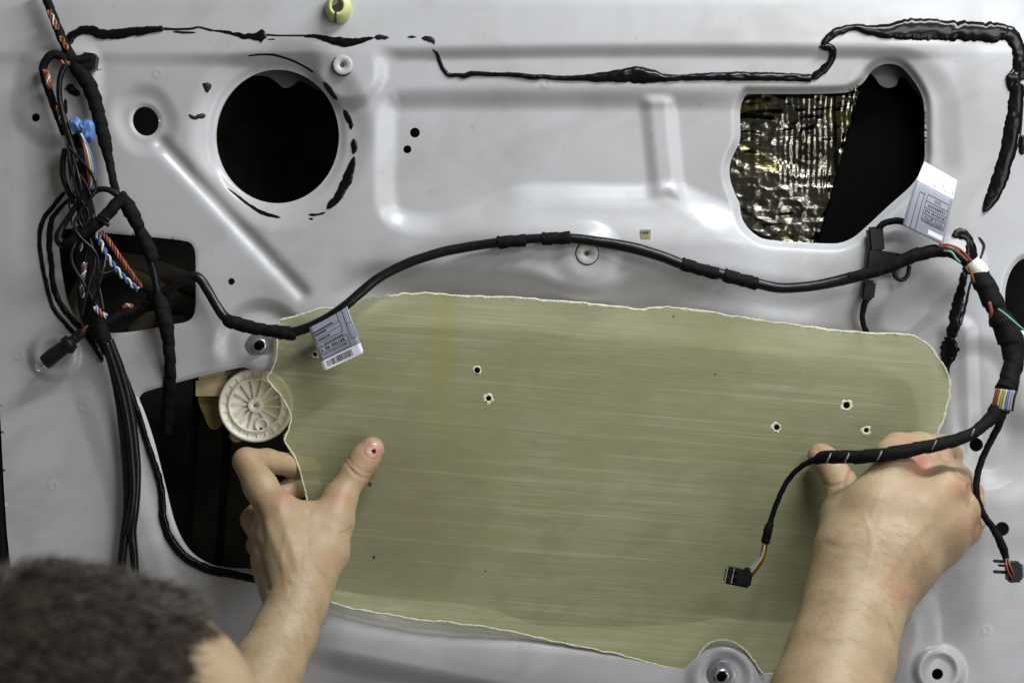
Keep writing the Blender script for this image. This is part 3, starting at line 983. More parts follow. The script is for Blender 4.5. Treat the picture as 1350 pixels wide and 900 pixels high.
# ------------------------------------------------------------------ window regulator behind the sheet
wr = thing('window_regulator', 'cream plastic ribbed window regulator drum behind the sheet edge', 'window regulator', tuple(W(337, 583, -14)))
cu, cv = 337, 534
H0 = -13
lathe_obj('drum_disc', [(49.5, -6), (49.5, 0.6), (48, 1.4), (45, 1.4), (43.5, -0.5), (37.5, -0.5), (36.5, 1.2), (33.5, 1.2), (33, -1.6), (11, -1.6)], cu, cv, H0, M['cream'], wr, 64)
hub = lathe_obj('hub', [(11, -1.6), (10, 2.2), (9, 2.6), (4.5, 2.6), (3.2, 1.0)], cu, cv, H0, M['cream'], wr, 32)
lathe_obj('hub_pin', [(3.0, 0.5), (2.6, 1.3), (1, 1.3)], cu, cv, H0, M['zinc'], hub, 12)
for k in range(14):
    a = 2 * math.pi * (k + 0.15) / 14
    if k == 3:
        continue
    ca, sa = math.cos(a), math.sin(a)
    mb = MB()
    r0, r1, wd = 9, 34.5, 1.25
    base = []
    for r, s in ((r0, -1), (r0, 1), (r1, 1), (r1, -1)):
        base.append((cu + r * ca - s * wd * sa, cv + r * sa + s * wd * ca))
    top = [W(u, v, H0 + 0.9) for u, v in base]
    bot = [W(u, v, H0 - 2.0) for u, v in base]
    mb.add(top + bot, [(0, 1, 2, 3), (0, 4, 5, 1), (1, 5, 6, 2), (2, 6, 7, 3), (3, 7, 4, 0)])
    mb.build('rib', M['cream'], wr, smooth=False)
for k in range(22):
    a = 2 * math.pi * (k + 0.3) / 22
    ca, sa = math.cos(a), math.sin(a)
    base = [(cu + r * ca - s * 0.8 * sa, cv + r * sa + s * 0.8 * ca) for r, s in ((37, -1), (37, 1), (45, 1), (45, -1))]
    mb = MB()
    mb.add([W(u, v, H0 + 0.5) for u, v in base] + [W(u, v, H0 - 1.2) for u, v in base], [(0, 1, 2, 3), (0, 4, 5, 1), (1, 5, 6, 2), (2, 6, 7, 3), (3, 7, 4, 0)])
    mb.build('rim_web', M['cream'], wr, smooth=False)
lathe_obj('boss_ring', [(9.5, -1.6), (9, 1.2), (7.5, 1.3), (6.5, -1.0), (1, -1.0)], cu + 8, cv + 26, H0, M['cream'], wr, 24)
lathe_obj('boss_pin', [(1.8, -1), (1.6, 0.4), (0.6, 0.4)], cu + 7, cv + 31, H0, M['dark'], wr, 10)
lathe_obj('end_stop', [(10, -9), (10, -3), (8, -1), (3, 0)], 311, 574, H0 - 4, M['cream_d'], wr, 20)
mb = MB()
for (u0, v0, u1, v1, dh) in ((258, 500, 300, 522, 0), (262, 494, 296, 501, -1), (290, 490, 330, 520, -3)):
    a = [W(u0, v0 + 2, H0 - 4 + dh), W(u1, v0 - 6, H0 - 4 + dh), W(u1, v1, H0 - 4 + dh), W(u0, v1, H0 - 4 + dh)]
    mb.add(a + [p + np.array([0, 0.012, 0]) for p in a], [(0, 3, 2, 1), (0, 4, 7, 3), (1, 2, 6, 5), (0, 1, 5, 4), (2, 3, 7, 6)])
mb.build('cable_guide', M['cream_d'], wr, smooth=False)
plate('lever', spline([(262, 522), (292, 520), (296, 545), (292, 560), (284, 566), (276, 563), (270, 550)], 4, True), H0 - 14, 0.004, M['amber'], wr)


# ------------------------------------------------------------------ cables
def tape_mod(pitch, amp=0.10, seed=0):
    def f(s, th):
        ph_ = (s / pitch + th / (2 * math.pi)) % 1.0
        lump = fbm(s / 0.006 + 0 * th, th * 0.9 + 0 * s, seed, 2) - 0.5
        return 1 + amp * (ph_ - 0.5) * 1.2 + 0.16 * lump
    return f


def smooth_mod(seed=0, a=0.10):
    def f(s, th):
        return 1 + a * (fbm(s / 0.010 + 0 * th, th * 0.7 + 0 * s, seed, 2) - 0.5) * 2
    return f


def cable(name, pts, mat, parent, kind='pvc', sides=14, step=0.0011, seed=0, pitch=0.009, flat=1.0):
    """pts rows = (u, v, height mm, radius px)"""
    rows = np.array([[*W(u, v, h), px(r, h)] for u, v, h, r in pts])
    Q = spline(rows, step)
    R = np.maximum(Q[:, 3], 0.0003) * (0.9 if kind == 'tape' else 1.0)
    e = np.arange(len(Q))
    mod = tape_mod(pitch, 0.13, seed) if kind == 'tape' else smooth_mod(seed, 0.06 if kind == 'pvc' else 0.02)
    v_, f_ = tube_geo(Q[:, :3], R, sides, mod, True, flat)
    return mesh_obj(name, v_, f_, mat, parent)


def twisted(parent, pts, mats_, r, rad, turns, name='twisted_pair'):
    """wires wound round each other; r wire radius px, rad winding radius px"""
    rows = np.array([W(u, v, h) for u, v, h in pts])
    Q = spline(rows, 0.0007)
    T, Nn, Bn = frames(Q)
    t = np.linspace(0, 1, len(Q))
    e = bpy.data.objects.new(name, None)
    col.objects.link(e)
    e.empty_display_size = 0.01
    e.parent = parent
    e.matrix_parent_inverse = parent.matrix_world.inverted()
    for k, m in enumerate(mats_):
        a = 2 * math.pi * (turns * t + k / len(mats_))
        P = Q + px(rad) * (np.cos(a)[:, None] * Nn + np.sin(a)[:, None] * Bn)
        v_, f_ = tube_geo(P, px(r * 0.85), 7)
        o = mesh_obj('wire', v_, f_, M[m])
        o.parent = e
    return e


def wire(parent, pts, m, r=1.4, name='wire'):
    return cable(name, [(u, v, h, r) for u, v, h in pts], M['pvc'] if m == 'w_black' else M[m], parent, 'wire', 8, 0.0015)


def box3(c, su, sv, sh, rot=0.0, bev=0.15, tilt=0.0):
    """bevelled box: centre (u,v,h), half sizes px, px, mm"""
    bm = bmesh.new()
    bmesh.ops.create_cube(bm, size=2)
    for v_ in bm.verts:
        v_.co = Vector((v_.co.x * px(su), v_.co.y * sh * MM, v_.co.z * px(sv)))
    bmesh.ops.bevel(bm, geom=bm.edges[:], offset=bev * MM * 3, segments=2, affect='EDGES')
    mtx = Matrix.Translation(Vector(W(*c))) @ Matrix.Rotation(rot, 4, 'Y') @ Matrix.Rotation(tilt, 4, 'Z')
    V_ = [tuple(mtx @ v_.co) for v_ in bm.verts]
    bm.verts.index_update()
    F = [tuple(v_.index for v_ in f.verts) for f in bm.faces]
    bm.free()
    return V_, F


def box_obj(name, mat, parent, *a, **k):
    V_, F = box3(*a, **k)
    return mesh_obj(name, V_, F, mat, parent, smooth=False)


# ---- bundle on the hinge side
lh = thing('wiring_harness', 'tangled black wiring bundle with coloured twisted pairs hanging over the square opening', 'wiring harness', tuple(W(168, 735, 8)))
cable('taped_trunk', [(52, -22, 8, 6), (60, -4, 9, 6.5), (68, 16, 9, 6.5), (76, 38, 9, 7), (86, 60, 10, 7.5), (95, 80, 11, 10), (107, 97, 12, 11.5), (118, 114, 12, 11.5), (127, 140, 12, 10.5), (133, 165, 12, 10), (139, 190, 12, 9.5), (143, 208, 12, 7), (148, 232, 14, 6), (153, 254, 16, 6)], M['tape'], lh, 'tape', 16, seed=3)
twisted(lh, [(64, 14, 13.5), (70, 26, 14), (76, 38, 14)], ['w_orange', 'w_white', 'w_brown'], 1.6, 2.6, 1.2)
twisted(lh, [(80, 48, 14.5), (85, 58, 15), (89, 66, 15)], ['w_orange', 'w_brown'], 1.8, 2.2, 1.0)
cable('taped_branch', [(90, 82, 12, 6), (80, 74, 14, 6.5), (70, 72, 15, 6.5), (61, 79, 15, 6.2), (57, 92, 14, 6), (61, 110, 13, 6), (68, 130, 13, 5.8), (75, 150, 13, 5.8), (81, 166, 13, 5.6), (85, 178, 13, 5.2)], M['tape'], lh, 'tape', 14, seed=5)
twisted(lh, [(60, 92, 19.5), (63, 104, 18.5), (67, 116, 18)], ['w_orange', 'w_white', 'w_orange', 'w_brown'], 1.5, 3.0, 1.3)
twisted(lh, [(76, 140, 18), (80, 152, 18), (83, 163, 17.5)], ['w_orange', 'w_white', 'w_brown'], 1.5, 2.8, 1.2)
twisted(lh, [(82, 80, 20), (87, 83, 21), (91, 84, 20)], ['w_orange', 'w_brown'], 1.6, 2.0, 0.7)
cable('white_sleeve', [(85, 180, 13, 5.5), (88, 190, 13, 5), (91, 199, 13, 4)], M['sleeve'], lh, 'pvc', 12, seed=6)
cable('black_lead', [(86, 196, 13, 4), (83, 212, 13, 4), (83, 232, 13, 4), (89, 250, 14, 4), (97, 268, 14, 4)], M['pvc'], lh, 'pvc', 10, seed=7)
cable('black_lead', [(92, 198, 12, 3.5), (93, 215, 12, 3.5), (96, 240, 12, 3.5), (101, 262, 12, 3.5)], M['pvc'], lh, 'pvc', 10, seed=8)
wire(lh, [(97, 200, 16), (98, 215, 17), (95, 232, 18), (97, 246, 18)], 'w_white', 1.2)
twisted(lh, [(93, 236, 20), (98, 246, 21), (101, 258, 20)], ['w_violet', 'w_white', 'w_yellow'], 1.3, 2.2, 1.4)
cable('thin_lead', [(92, 82, 18, 4), (84, 90, 19, 4), (79, 104, 19, 4), (78, 125, 19, 4), (82, 148, 19, 4.2), (88, 170, 19, 4.4), (95, 192, 18, 5), (101, 215, 18, 6)], M['pvc'], lh, 'pvc', 12, seed=9)
cable('main_bundle', [(98, 178, 14, 6), (104, 200, 15, 9), (108, 225, 16, 11), (111, 255, 16, 12), (113, 290, 16, 12), (114, 325, 15, 9.5), (116, 355, 14, 9), (119, 385, 14, 10), (124, 412, 14, 14), (130, 432, 13, 14), (138, 450, 12, 11), (144, 466, 11, 9)], M['tape'], lh, 'tape', 18, seed=10, pitch=0.013)
cable('main_bundle', [(100, 300, 6, 5), (104, 330, -4, 5), (108, 370, -8, 6), (112, 410, -4, 8), (128, 440, 6, 8)], M['pvc'], lh, 'pvc', 12, seed=11)
# three cords running down to the sill
cable('long_cord', [(136, 446, 11, 6), (147, 478, 10, 6), (156, 520, 9, 6), (163, 570, 9, 6.5), (168, 620, 9, 7), (169, 665, 9, 6.5), (164, 705, 8, 6), (160, 745, 7, 6), (158, 790, 6, 6)], M['pvc'], lh, 'pvc', 14, seed=12)
cable('long_cord', [(144, 448, 13, 6), (158, 485, 12, 6), (170, 530, 11, 5.5), (178, 580, 10, 5), (181, 625, 10, 5), (178, 668, 10, 6), (174, 700, 9, 6), (177, 735, 8, 5.5), (180, 780, 7, 5.5)], M['pvc'], lh, 'pvc', 14, seed=13)
cable('long_cord', [(140, 452, 15, 5), (152, 488, 14, 5), (164, 532, 13, 5), (172, 585, 13, 5), (176, 640, 13, 5), (172, 680, 12, 5), (166, 705, 11, 4)], M['pvc'], lh, 'pvc', 12, seed=14)
# branch that dips back into the opening
cable('taped_branch', [(158, 256, 18, 8), (167, 270, 19, 11), (177, 288, 19, 11), (183, 300, 18, 9)], M['tape'], lh, 'tape', 16, seed=15)
cable('taped_branch', [(181, 297, 16, 8), (190, 316, 16, 10.5), (199, 335, 15, 10.5), (202, 343, 14, 9)], M['tape'], lh, 'tape', 16, seed=16)
cable('thin_lead', [(178, 290, 16, 5), (196, 336, 13, 5), (203, 360, 11, 5.5), (207, 382, 10, 5.5), (211, 400, 10, 7)], M['pvc'], lh, 'pvc', 12, seed=17)
cable('taped_branch', [(207, 384, 10, 6), (211, 396, 10, 11), (216, 416, 11, 12.5), (220, 434, 11, 11), (222, 452, 9, 9), (224, 475, 6, 8.5), (224, 500, 0, 9), (222, 530, -10, 9), (219, 570, -22, 9)], M['tape'], lh, 'tape', 16, seed=18, pitch=0.012)
cable('taped_arm', [(86, 322, 22, 7.5), (98, 316, 24, 8.5), (116, 304, 25, 8.5), (134, 290, 25, 9), (148, 275, 24, 9.5), (160, 261, 22, 9)], M['tape'], lh, 'tape', 14, seed=19)
cable('thin_lead', [(90, 322, 20, 4.5), (80, 320, 20, 6), (77, 311, 20, 6), (83, 298, 20, 4.5), (94, 281, 20, 4.2), (106, 262, 20, 4)], M['pvc'], lh, 'pvc', 12, seed=20)
cable('thin_lead', [(120, 256, 20, 4), (130, 250, 21, 4), (142, 250, 21, 4), (154, 256, 20, 5)], M['pvc'], lh, 'pvc', 12, seed=21)
cable('cut_lead', [(128, 288, 27, 3), (136, 292, 30, 3), (143, 297, 31, 2.8)], M['plastic'], lh, 'pvc', 10, seed=22)
cable('cut_lead', [(130, 284, 27, 2.6), (138, 287, 30, 2.8), (143, 290, 31, 2.6)], M['plastic'], lh, 'pvc', 10, seed=23)
cable('thin_lead', [(90, 262, 14, 1.3), (92, 276, 13, 1.3), (95, 297, 12, 1.0)], M['pvc'], lh, 'pvc', 8, seed=24)
cable('thin_lead', [(164, 420, 0, 6), (188, 408, 4, 6), (206, 396, 9, 6)], M['tape'], lh, 'tape', 12, seed=25)
cable('thin_lead', [(140, 425, 8, 6), (165, 412, 4, 7), (190, 405, 2, 7), (212, 402, 6, 7)], M['tape'], lh, 'tape', 12, seed=26)
cable('thin_lead', [(120, 348, 4, 2.5), (135, 360, 0, 2.5), (150, 356, -4, 2.5)], M['pvc'], lh, 'pvc', 8, seed=27)
twisted(lh, [(125, 298, 20), (132, 318, 21), (141, 337, 21), (153, 354, 19), (167, 369, 15), (182, 382, 8)], ['w_blue', 'w_white'], 2.0, 2.3, 5.2)
twisted(lh, [(134, 306, 16), (145, 320, 17), (156, 336, 17), (167, 352, 15), (177, 366, 11), (186, 378, 6)], ['w_orange', 'w_brown', 'w_red'], 1.8, 2.1, 5.0)
twisted(lh, [(112, 346, 24), (110, 360, 24), (108, 375, 23), (109, 392, 21)], ['w_white', 'w_brown', 'w_violet'], 1.4, 2.2, 3.0)
twisted(lh, [(107, 312, 22), (107, 322, 21), (106, 330, 19)], ['w_white', 'w_brown'], 1.3, 1.6, 1.0)
twisted(lh, [(125, 404, 29), (131, 411, 29), (140, 417, 26)], ['w_white', 'w_orange', 'w_lilac'], 1.7, 2.3, 1.2)
twisted(lh, [(162, 404, 13), (169, 402, 13.5), (175, 404, 12)], ['w_orange', 'w_white', 'w_brown'], 1.3, 1.8, 1.2)

# loose dull strands tangled over the bundle
rs = random.Random(21)
for k_ in range(5):
    u0 = 96 + rs.uniform(-12, 14)
    pts_ = [(u0, 205 + rs.uniform(-15, 15), 24)]
    for j_ in range(1, 6):
        pts_.append((104 + rs.uniform(-22, 26) + j_ * 3, 205 + j_ * 42 + rs.uniform(-8, 8), 24 + rs.uniform(-4, 6)))
    wire(lh, pts_, 'w_black', rs.uniform(1.1, 2.2))
# wires out of the blue tape
for k, (m, d) in enumerate((('w_white', 0), ('w_red', -4), ('w_yellow', 3), ('w_brown', -2), ('w_blue', 4.5), ('w_white', 2))):
    wire(lh, [(106 + d * 0.3, 176, 22 + k * 0.6), (112 + d * 0.6, 190, 24), (117 + d, 208, 24), (120 + d * 1.1, 228, 22), (119 + d * 0.5, 248, 18), (114, 262, 14)], m, 1.4)
mb = MB()
for (u, v, h, a, b, rot, sd) in ((102, 165, 19, 7, 8.5, 0.5, 1), (116, 173, 20, 7, 12.5, -0.12, 2), (109, 167, 19, 6, 4.5, 0.9, 3)):
    bm = bmesh.new()
    bmesh.ops.create_icosphere(bm, subdivisions=3, radius=1)
    mt = Matrix.Translation(Vector(W(u, v, h))) @ Matrix.Rotation(-rot, 4, 'Y')
    V_ = []
    for q in bm.verts:
        c = q.co.copy()
        k = 1 + 0.9 * (float(fbm(np.array([c.x * 2.2 + sd * 9]), np.array([c.z * 1.6 + c.y * 2]), sd, 2)[0]) - 0.5)
        sq = max(abs(c.x), abs(c.z), abs(c.y)) ** -0.8
        V_.append(tuple(mt @ Vector((c.x * px(a) * k * sq, c.y * 0.005 * k, c.z * px(b) * k * sq))))
    bm.verts.index_update()
    mb.add(V_, [tuple(x.index for x in f.verts) for f in bm.faces])
    bm.free()
mb.build('blue_tape', M['blue_tape'], lh)['label'] = 'crumpled bright blue tape tying the wires'
box_obj('cable_clip', M['plastic'], lh, (118, 82, 9), 10, 11, 6, rot=0.12, bev=0.5)
box_obj('cable_clip', M['plastic'], lh, (112, 78, 12), 13, 4.5, 5, rot=-0.1, bev=0.4)
cable('loose_thread', [(124, 90, 10, 0.8), (128, 93, 11, 0.7), (134, 91, 12, 0.6)], M['amber'], lh, 'wire', 6)

# ---- lamp holder dangling from the bundle
lp = thing('lamp_holder', 'black bulb socket with a clear glass bulb hanging from a red wire', 'lamp holder', tuple(W(60, 476, 12)))
wire(lp, [(118, 428, 16), (112, 432, 18), (107, 438, 18), (103, 445, 17)], 'w_red', 1.6)
cable('wire_boot', [(112, 434, 16, 5), (105, 441, 16, 6.5), (99, 446, 16, 6)], M['plastic'], lp, 'wire', 14)
cable('socket', [(101, 444, 16, 6.5), (95, 449, 16, 7), (94, 450, 16, 11), (88, 455, 16, 11.5), (87, 456, 16, 9.5), (80, 461, 15, 10), (68, 470, 14, 10.5), (60, 477, 13, 10), (58, 478.5, 13, 8)], M['plastic'], lp, 'wire', 20, 0.0006)
box_obj('socket_lug', M['plastic'], lp, (93, 461, 16), 5, 4, 3, rot=0.65, bev=0.3)
cable('bulb', [(60, 477, 13, 6), (55, 481, 13, 6.5), (50, 485, 13, 6), (47, 487.5, 13, 3.5), (46, 488.3, 13, 0.8)], M['glass'], lp, 'wire', 16, 0.0005)
cable('filament', [(60, 477, 13, 1.2), (53, 483, 13, 1.0)], M['zinc_b'], lp, 'wire', 6)

# ---- cable arching across the panel to the latch side
rh = thing('wiring_harness', 'long black cable arching across the panel with taped sections and two loose plugs', 'wiring harness', tuple(W(972, 760, 40)))


def hh(u, v, add):
    return max(float(ph(u, v)), -2) + add


cable('cable_run', [(196, 392, 4, 6), (210, 388, 8, 6.5), (226, 379, 10, 6.5), (242, 369, 11, 6.5), (254, 364, 11, 6.5), (264, 368, 11, 6.5), (274, 383, 11, 6.5), (285, 402, 12, 6.5), (298, 419, 13, 7), (320, 430, 15, 7.5), (350, 435, 17, 7.5),
                    (380, 438, 19, 7), (405, 432, 20, 6.5), (430, 420, 21, 6.5), (455, 403, 21, 6.5), (475, 386, 19, 6.5), (500, 366, 16, 6.5), (540, 346, 13, 6.5), (580, 333, 11, 6.5), (620, 325, 10, 6.5), (656, 320, 11, 6.5), (700, 315, 13, 6.5), (750, 314, 14, 6.5),
                    (790, 319, 14, 7), (830, 326, 14, 7.5), (870, 337, 14, 7.5), (905, 350, 14, 7), (950, 361, 14, 7), (1000, 374, 14, 7), (1030, 379.5, 14, 7), (1070, 377, 14, 7), (1110, 369, 14, 7.5), (1150, 359, 16, 7.5)], M['pvc'], rh, 'pvc', 16, seed=40)
cable('tape_wrap', [(296, 421, 14, 7), (304, 424, 15, 10), (330, 431, 16, 9.5), (352, 435, 17, 9), (372, 438, 18, 10), (386, 440, 19, 9.5), (390, 440, 19, 7)], M['tape'], rh, 'tape', 16, seed=41)
cable('tape_wrap', [(655, 320.5, 11, 6.5), (657, 320, 11, 9.5), (675, 318, 12, 9), (693, 317, 12, 9), (694, 317, 12, 6.5)], M['tape'], rh, 'tape', 16, seed=42)
cable('tape_wrap', [(714, 315, 13, 6.5), (715, 315, 13, 9.5), (735, 314, 13.5, 9), (751, 313.5, 14, 9.5), (752, 313.5, 14, 6.5)], M['tape'], rh, 'tape', 16, seed=43)
cable('tape_wrap', [(897, 347, 14, 6.5), (899, 347.5, 14, 9.5), (920, 354, 14, 9), (946, 361, 14, 9), (948, 361.5, 14, 6.5)], M['tape'], rh, 'tape', 16, seed=44)
cable('tape_wrap', [(953, 362, 14, 6.5), (955, 362.5, 14, 10), (975, 368, 14, 9.5), (998, 374, 14, 9.5), (1000, 374.5, 14, 6.5)], M['tape'], rh, 'tape', 16, seed=45)
cable('taped_run', [(1118, 366, 15, 7), (1135, 362, 16, 8), (1160, 356, 18, 8.5), (1180, 348, 20, 9.5), (1200, 339, 22, 10), (1220, 333, 24, 10), (1240, 331, 26, 9), (1256, 334, 28, 8), (1270, 342, 30, 8), (1282, 354, 32, 9)], M['tape'], rh, 'tape', 16, seed=46, pitch=0.012)
cable('white_sleeve', [(1281, 345, 33, 11), (1289, 355, 34, 12), (1294, 362, 34, 12)], M['sleeve'], rh, 'pvc', 16, seed=47)
wire(rh, [(1238, 322, 35), (1252, 323, 37), (1266, 329, 38), (1280, 344, 38), (1288, 356, 36)], 'w_red', 1.6)
wire(rh, [(1236, 324, 35), (1250, 326, 38), (1262, 332, 38), (1276, 344, 39)], 'w_brown', 1.6)
wire(rh, [(1244, 330, 36), (1254, 332, 38), (1260, 340, 38), (1266, 346, 37)], 'w_green', 1.5)
wire(rh, [(1278, 352, 43), (1281, 362, 44), (1284, 372, 42)], 'w_brown', 2.2)
cable('taped_trunk', [(1289, 358, 34, 12), (1293, 366, 35, 15.5), (1303, 385, 38, 15.5), (1311, 402, 40, 15), (1315, 411, 41, 13), (1319, 420, 43, 17), (1329, 440, 46, 19), (1335, 455, 48, 18), (1336, 475, 52, 15), (1332, 495, 56, 14.5), (1326, 514, 60, 15.5)], M['tape'], rh, 'tape', 20, seed=48, pitch=0.014)
wire(rh, [(1304, 398, 54), (1307, 410, 55), (1305, 418, 53)], 'w_brown', 2.5)
wire(rh, [(1316, 407, 56), (1328, 416, 62), (1344, 430, 64), (1356, 440, 60)], 'w_green', 1.2)
for k, m in enumerate(('w_red', 'w_brown', 'w_yellow', 'w_grey', 'w_yellow', 'w_blue', 'w_grey', 'w_grey', 'w_black')):
    u = 1311 + k * 3.3
    d = 1 - abs(k - 4) / 5.0
    wire(rh, [(u + 3, 512 + k * 0.4, 64 + 6 * d), (u, 524, 65 + 6 * d), (u - 3, 538 + k * 0.5, 65 + 6 * d)], m, 1.7)
cable('taped_trunk', [(1322, 531, 62, 14), (1318, 538, 64, 14), (1308, 549, 67, 11), (1296, 561, 71, 9), (1280, 572, 76, 9), (1262, 579, 80, 9.5), (1240, 585, 83, 10), (1215, 590, 85, 10), (1190, 595, 85, 10.5), (1160, 600, 82, 10.5), (1130, 602, 76, 10), (1100, 602, 68, 10), (1084, 603, 62, 9), (1076, 606, 58, 7)], M['tape'], rh, 'tape', 16, seed=50, pitch=0.016)
for u, v, h in ((1282, 571, 81), (1232, 586, 90), (1160, 600, 89), (1117, 603, 80), (1093, 603, 73)):
    cable('exposed_wire', [(u - 3.5, v + 6, h - 2, 1.2), (u, v, h + 0.5, 0.8), (u + 2.5, v - 6, h - 2, 0.8)], M['w_grey'], rh, 'wire', 6)
cable('thin_lead', [(1082, 604, 62, 6), (1066, 609, 56, 4.5), (1050, 620, 50, 4), (1036, 637, 46, 4), (1026, 658, 44, 4), (1018, 680, 42, 4), (1014, 700, 41, 5), (1010, 716, 41, 5)], M['tape'], rh, 'tape', 12, seed=51)
cable('lead_sleeve', [(1016, 688, 42, 4.5), (1014, 694, 42, 6.5), (1009, 712, 41, 6), (1008, 716, 41, 4)], M['tape'], rh, 'tape', 12, seed=52)
wire(rh, [(1008, 714, 40), (1003, 728, 39), (997, 741, 39), (989, 750, 39)], 'w_lilac', 1.9)
wire(rh, [(1009, 714, 42), (1005, 732, 42), (998, 744, 42), (988, 756, 41)], 'w_yellow', 1.7)
wire(rh, [(1011, 714, 40), (1008, 732, 40), (1001, 746, 40), (990, 760, 40)], 'w_brown', 1.7)
pg = box_obj('plug', M['plastic'], rh, (973, 760, 40), 17, 11, 4.5, rot=-0.20 * -1, bev=0.5)
pg['label'] = 'small black plug dangling in front of the fibreglass sheet'
for du, su in ((-15.5, 0.8), (-7, 0.7)):
    V_, F = box3((973 + du, 760 - du * 0.2 * -1, 44.6), su, 10, 0.4, rot=0.20, bev=0.05)
    o = mesh_obj('plug_rib', V_, F, M['w_grey'], None, smooth=False)
    o.parent = pg
for k in range(2):
    V_, F = box3((968 + k * 0, 754.5 + k * 9, 44.4), 3.2, 2.2, 0.5, rot=0.20, bev=0.05)
    o = mesh_obj('plug_socket', V_, F, M['dark'], None, smooth=False)
    o.parent = pg
box_obj('plug_latch', M['plastic'], rh, (984, 752, 42), 3, 5, 3, rot=0.5, bev=0.3)
# second loose plug
cable('thin_lead', [(1324, 530, 60, 6), (1321, 548, 60, 6), (1315, 564, 60, 5.5), (1304, 585, 60, 5), (1294, 607, 60, 5), (1288, 630, 60, 5), (1288, 655, 60, 5.2), (1296, 677, 58, 5.2), (1308, 694, 56, 5.2), (1317, 710, 54, 6), (1323, 724, 53, 6.5), (1327, 737, 52, 4.5)], M['tape'], rh, 'tape', 12, seed=53)
wire(rh, [(1326, 734, 53), (1327, 746, 58), (1331, 757, 58), (1335, 762, 56)], 'w_red', 1.5)
wire(rh, [(1328, 734, 53), (1331, 744, 58), (1335, 754, 58), (1336, 760, 56)], 'w_brown', 1.5)
pg = box_obj('plug', M['plastic'], rh, (1336, 753, 52), 9, 13, 5, rot=-0.05, bev=0.5)
pg['label'] = 'black plug with prongs hanging over the lower right corner'
for v, l in ((739.5, 9), (745, 6), (753.5, 9)):
    box_obj('prong', M['plastic'], rh, (1328 - l, v, 52), l, 1.9 if l > 7 else 1.4, 1.5, rot=0.05, bev=0.15)
box_obj('plug_collar', M['w_grey'], rh, (1349, 752, 52), 5, 8, 4, bev=0.4)

# ---- clip holding the arch near the upper opening
kc = thing('cable_clip', 'black plastic cable clip with a loop beside the upper opening', 'cable clip', tuple(W(1140, 437, 4)))
b0 = hh(1150, 350, 4)
cable('clip_loop', [(1206, 300, b0 + 2, 4.5), (1190, 292, b0 + 3, 5), (1174, 292, b0 + 3, 5), (1162, 297, b0 + 2, 5), (1156, 306, b0 + 1, 5)], M['tape'], kc, 'tape', 12, seed=60)
box_obj('clip_body', M['plastic'], kc, (1154, 316, b0), 10.5, 17, 4, rot=-0.08, bev=0.6)
box_obj('clip_body', M['plastic'], kc, (1150, 345, b0), 9.5, 18, 4, rot=-0.10 * -1, bev=0.6)
box_obj('clip_body', M['plastic'], kc, (1144, 382, b0), 9, 13, 4, rot=0.10, bev=0.6)
plate('clip_wing', [(1158, 330), (1168, 331), (1196, 336), (1196, 346), (1158, 352)], b0 + 2, 0.004, M['plastic'], kc)
cable('clip_ring', [(1178, 352, b0 + 5, 3), (1180, 364, b0 + 5, 3), (1188, 369, b0 + 5, 3), (1196, 364, b0 + 5, 3), (1199, 350, b0 + 5, 3)], M['plastic'], kc, 'wire', 10)
cable('clip_tail', [(1143, 392, b0, 5), (1139, 404, b0, 4.5), (1137, 418, b0 - 1, 4), (1139, 430, b0 - 2, 4), (1143, 438, b0 - 4, 4)], M['tape'], kc, 'tape', 12, seed=61)


# ------------------------------------------------------------------ printed label tags
def text_verts(s):
    cu_ = bpy.data.curves.new('t', 'FONT')
    cu_.body = s
    cu_.size = 1.0
    cu_.resolution_u = 2
    o = bpy.data.objects.new('t', cu_)
    col.objects.link(o)
    dg = bpy.context.evaluated_depsgraph_get()
    me = bpy.data.meshes.new_from_object(o.evaluated_get(dg))
    V_ = np.array([v.co[:] for v in me.vertices])
    F = [tuple(p.vertices) for p in me.polygons]
    bpy.data.objects.remove(o)
    bpy.data.meshes.remove(me)
    return V_, F


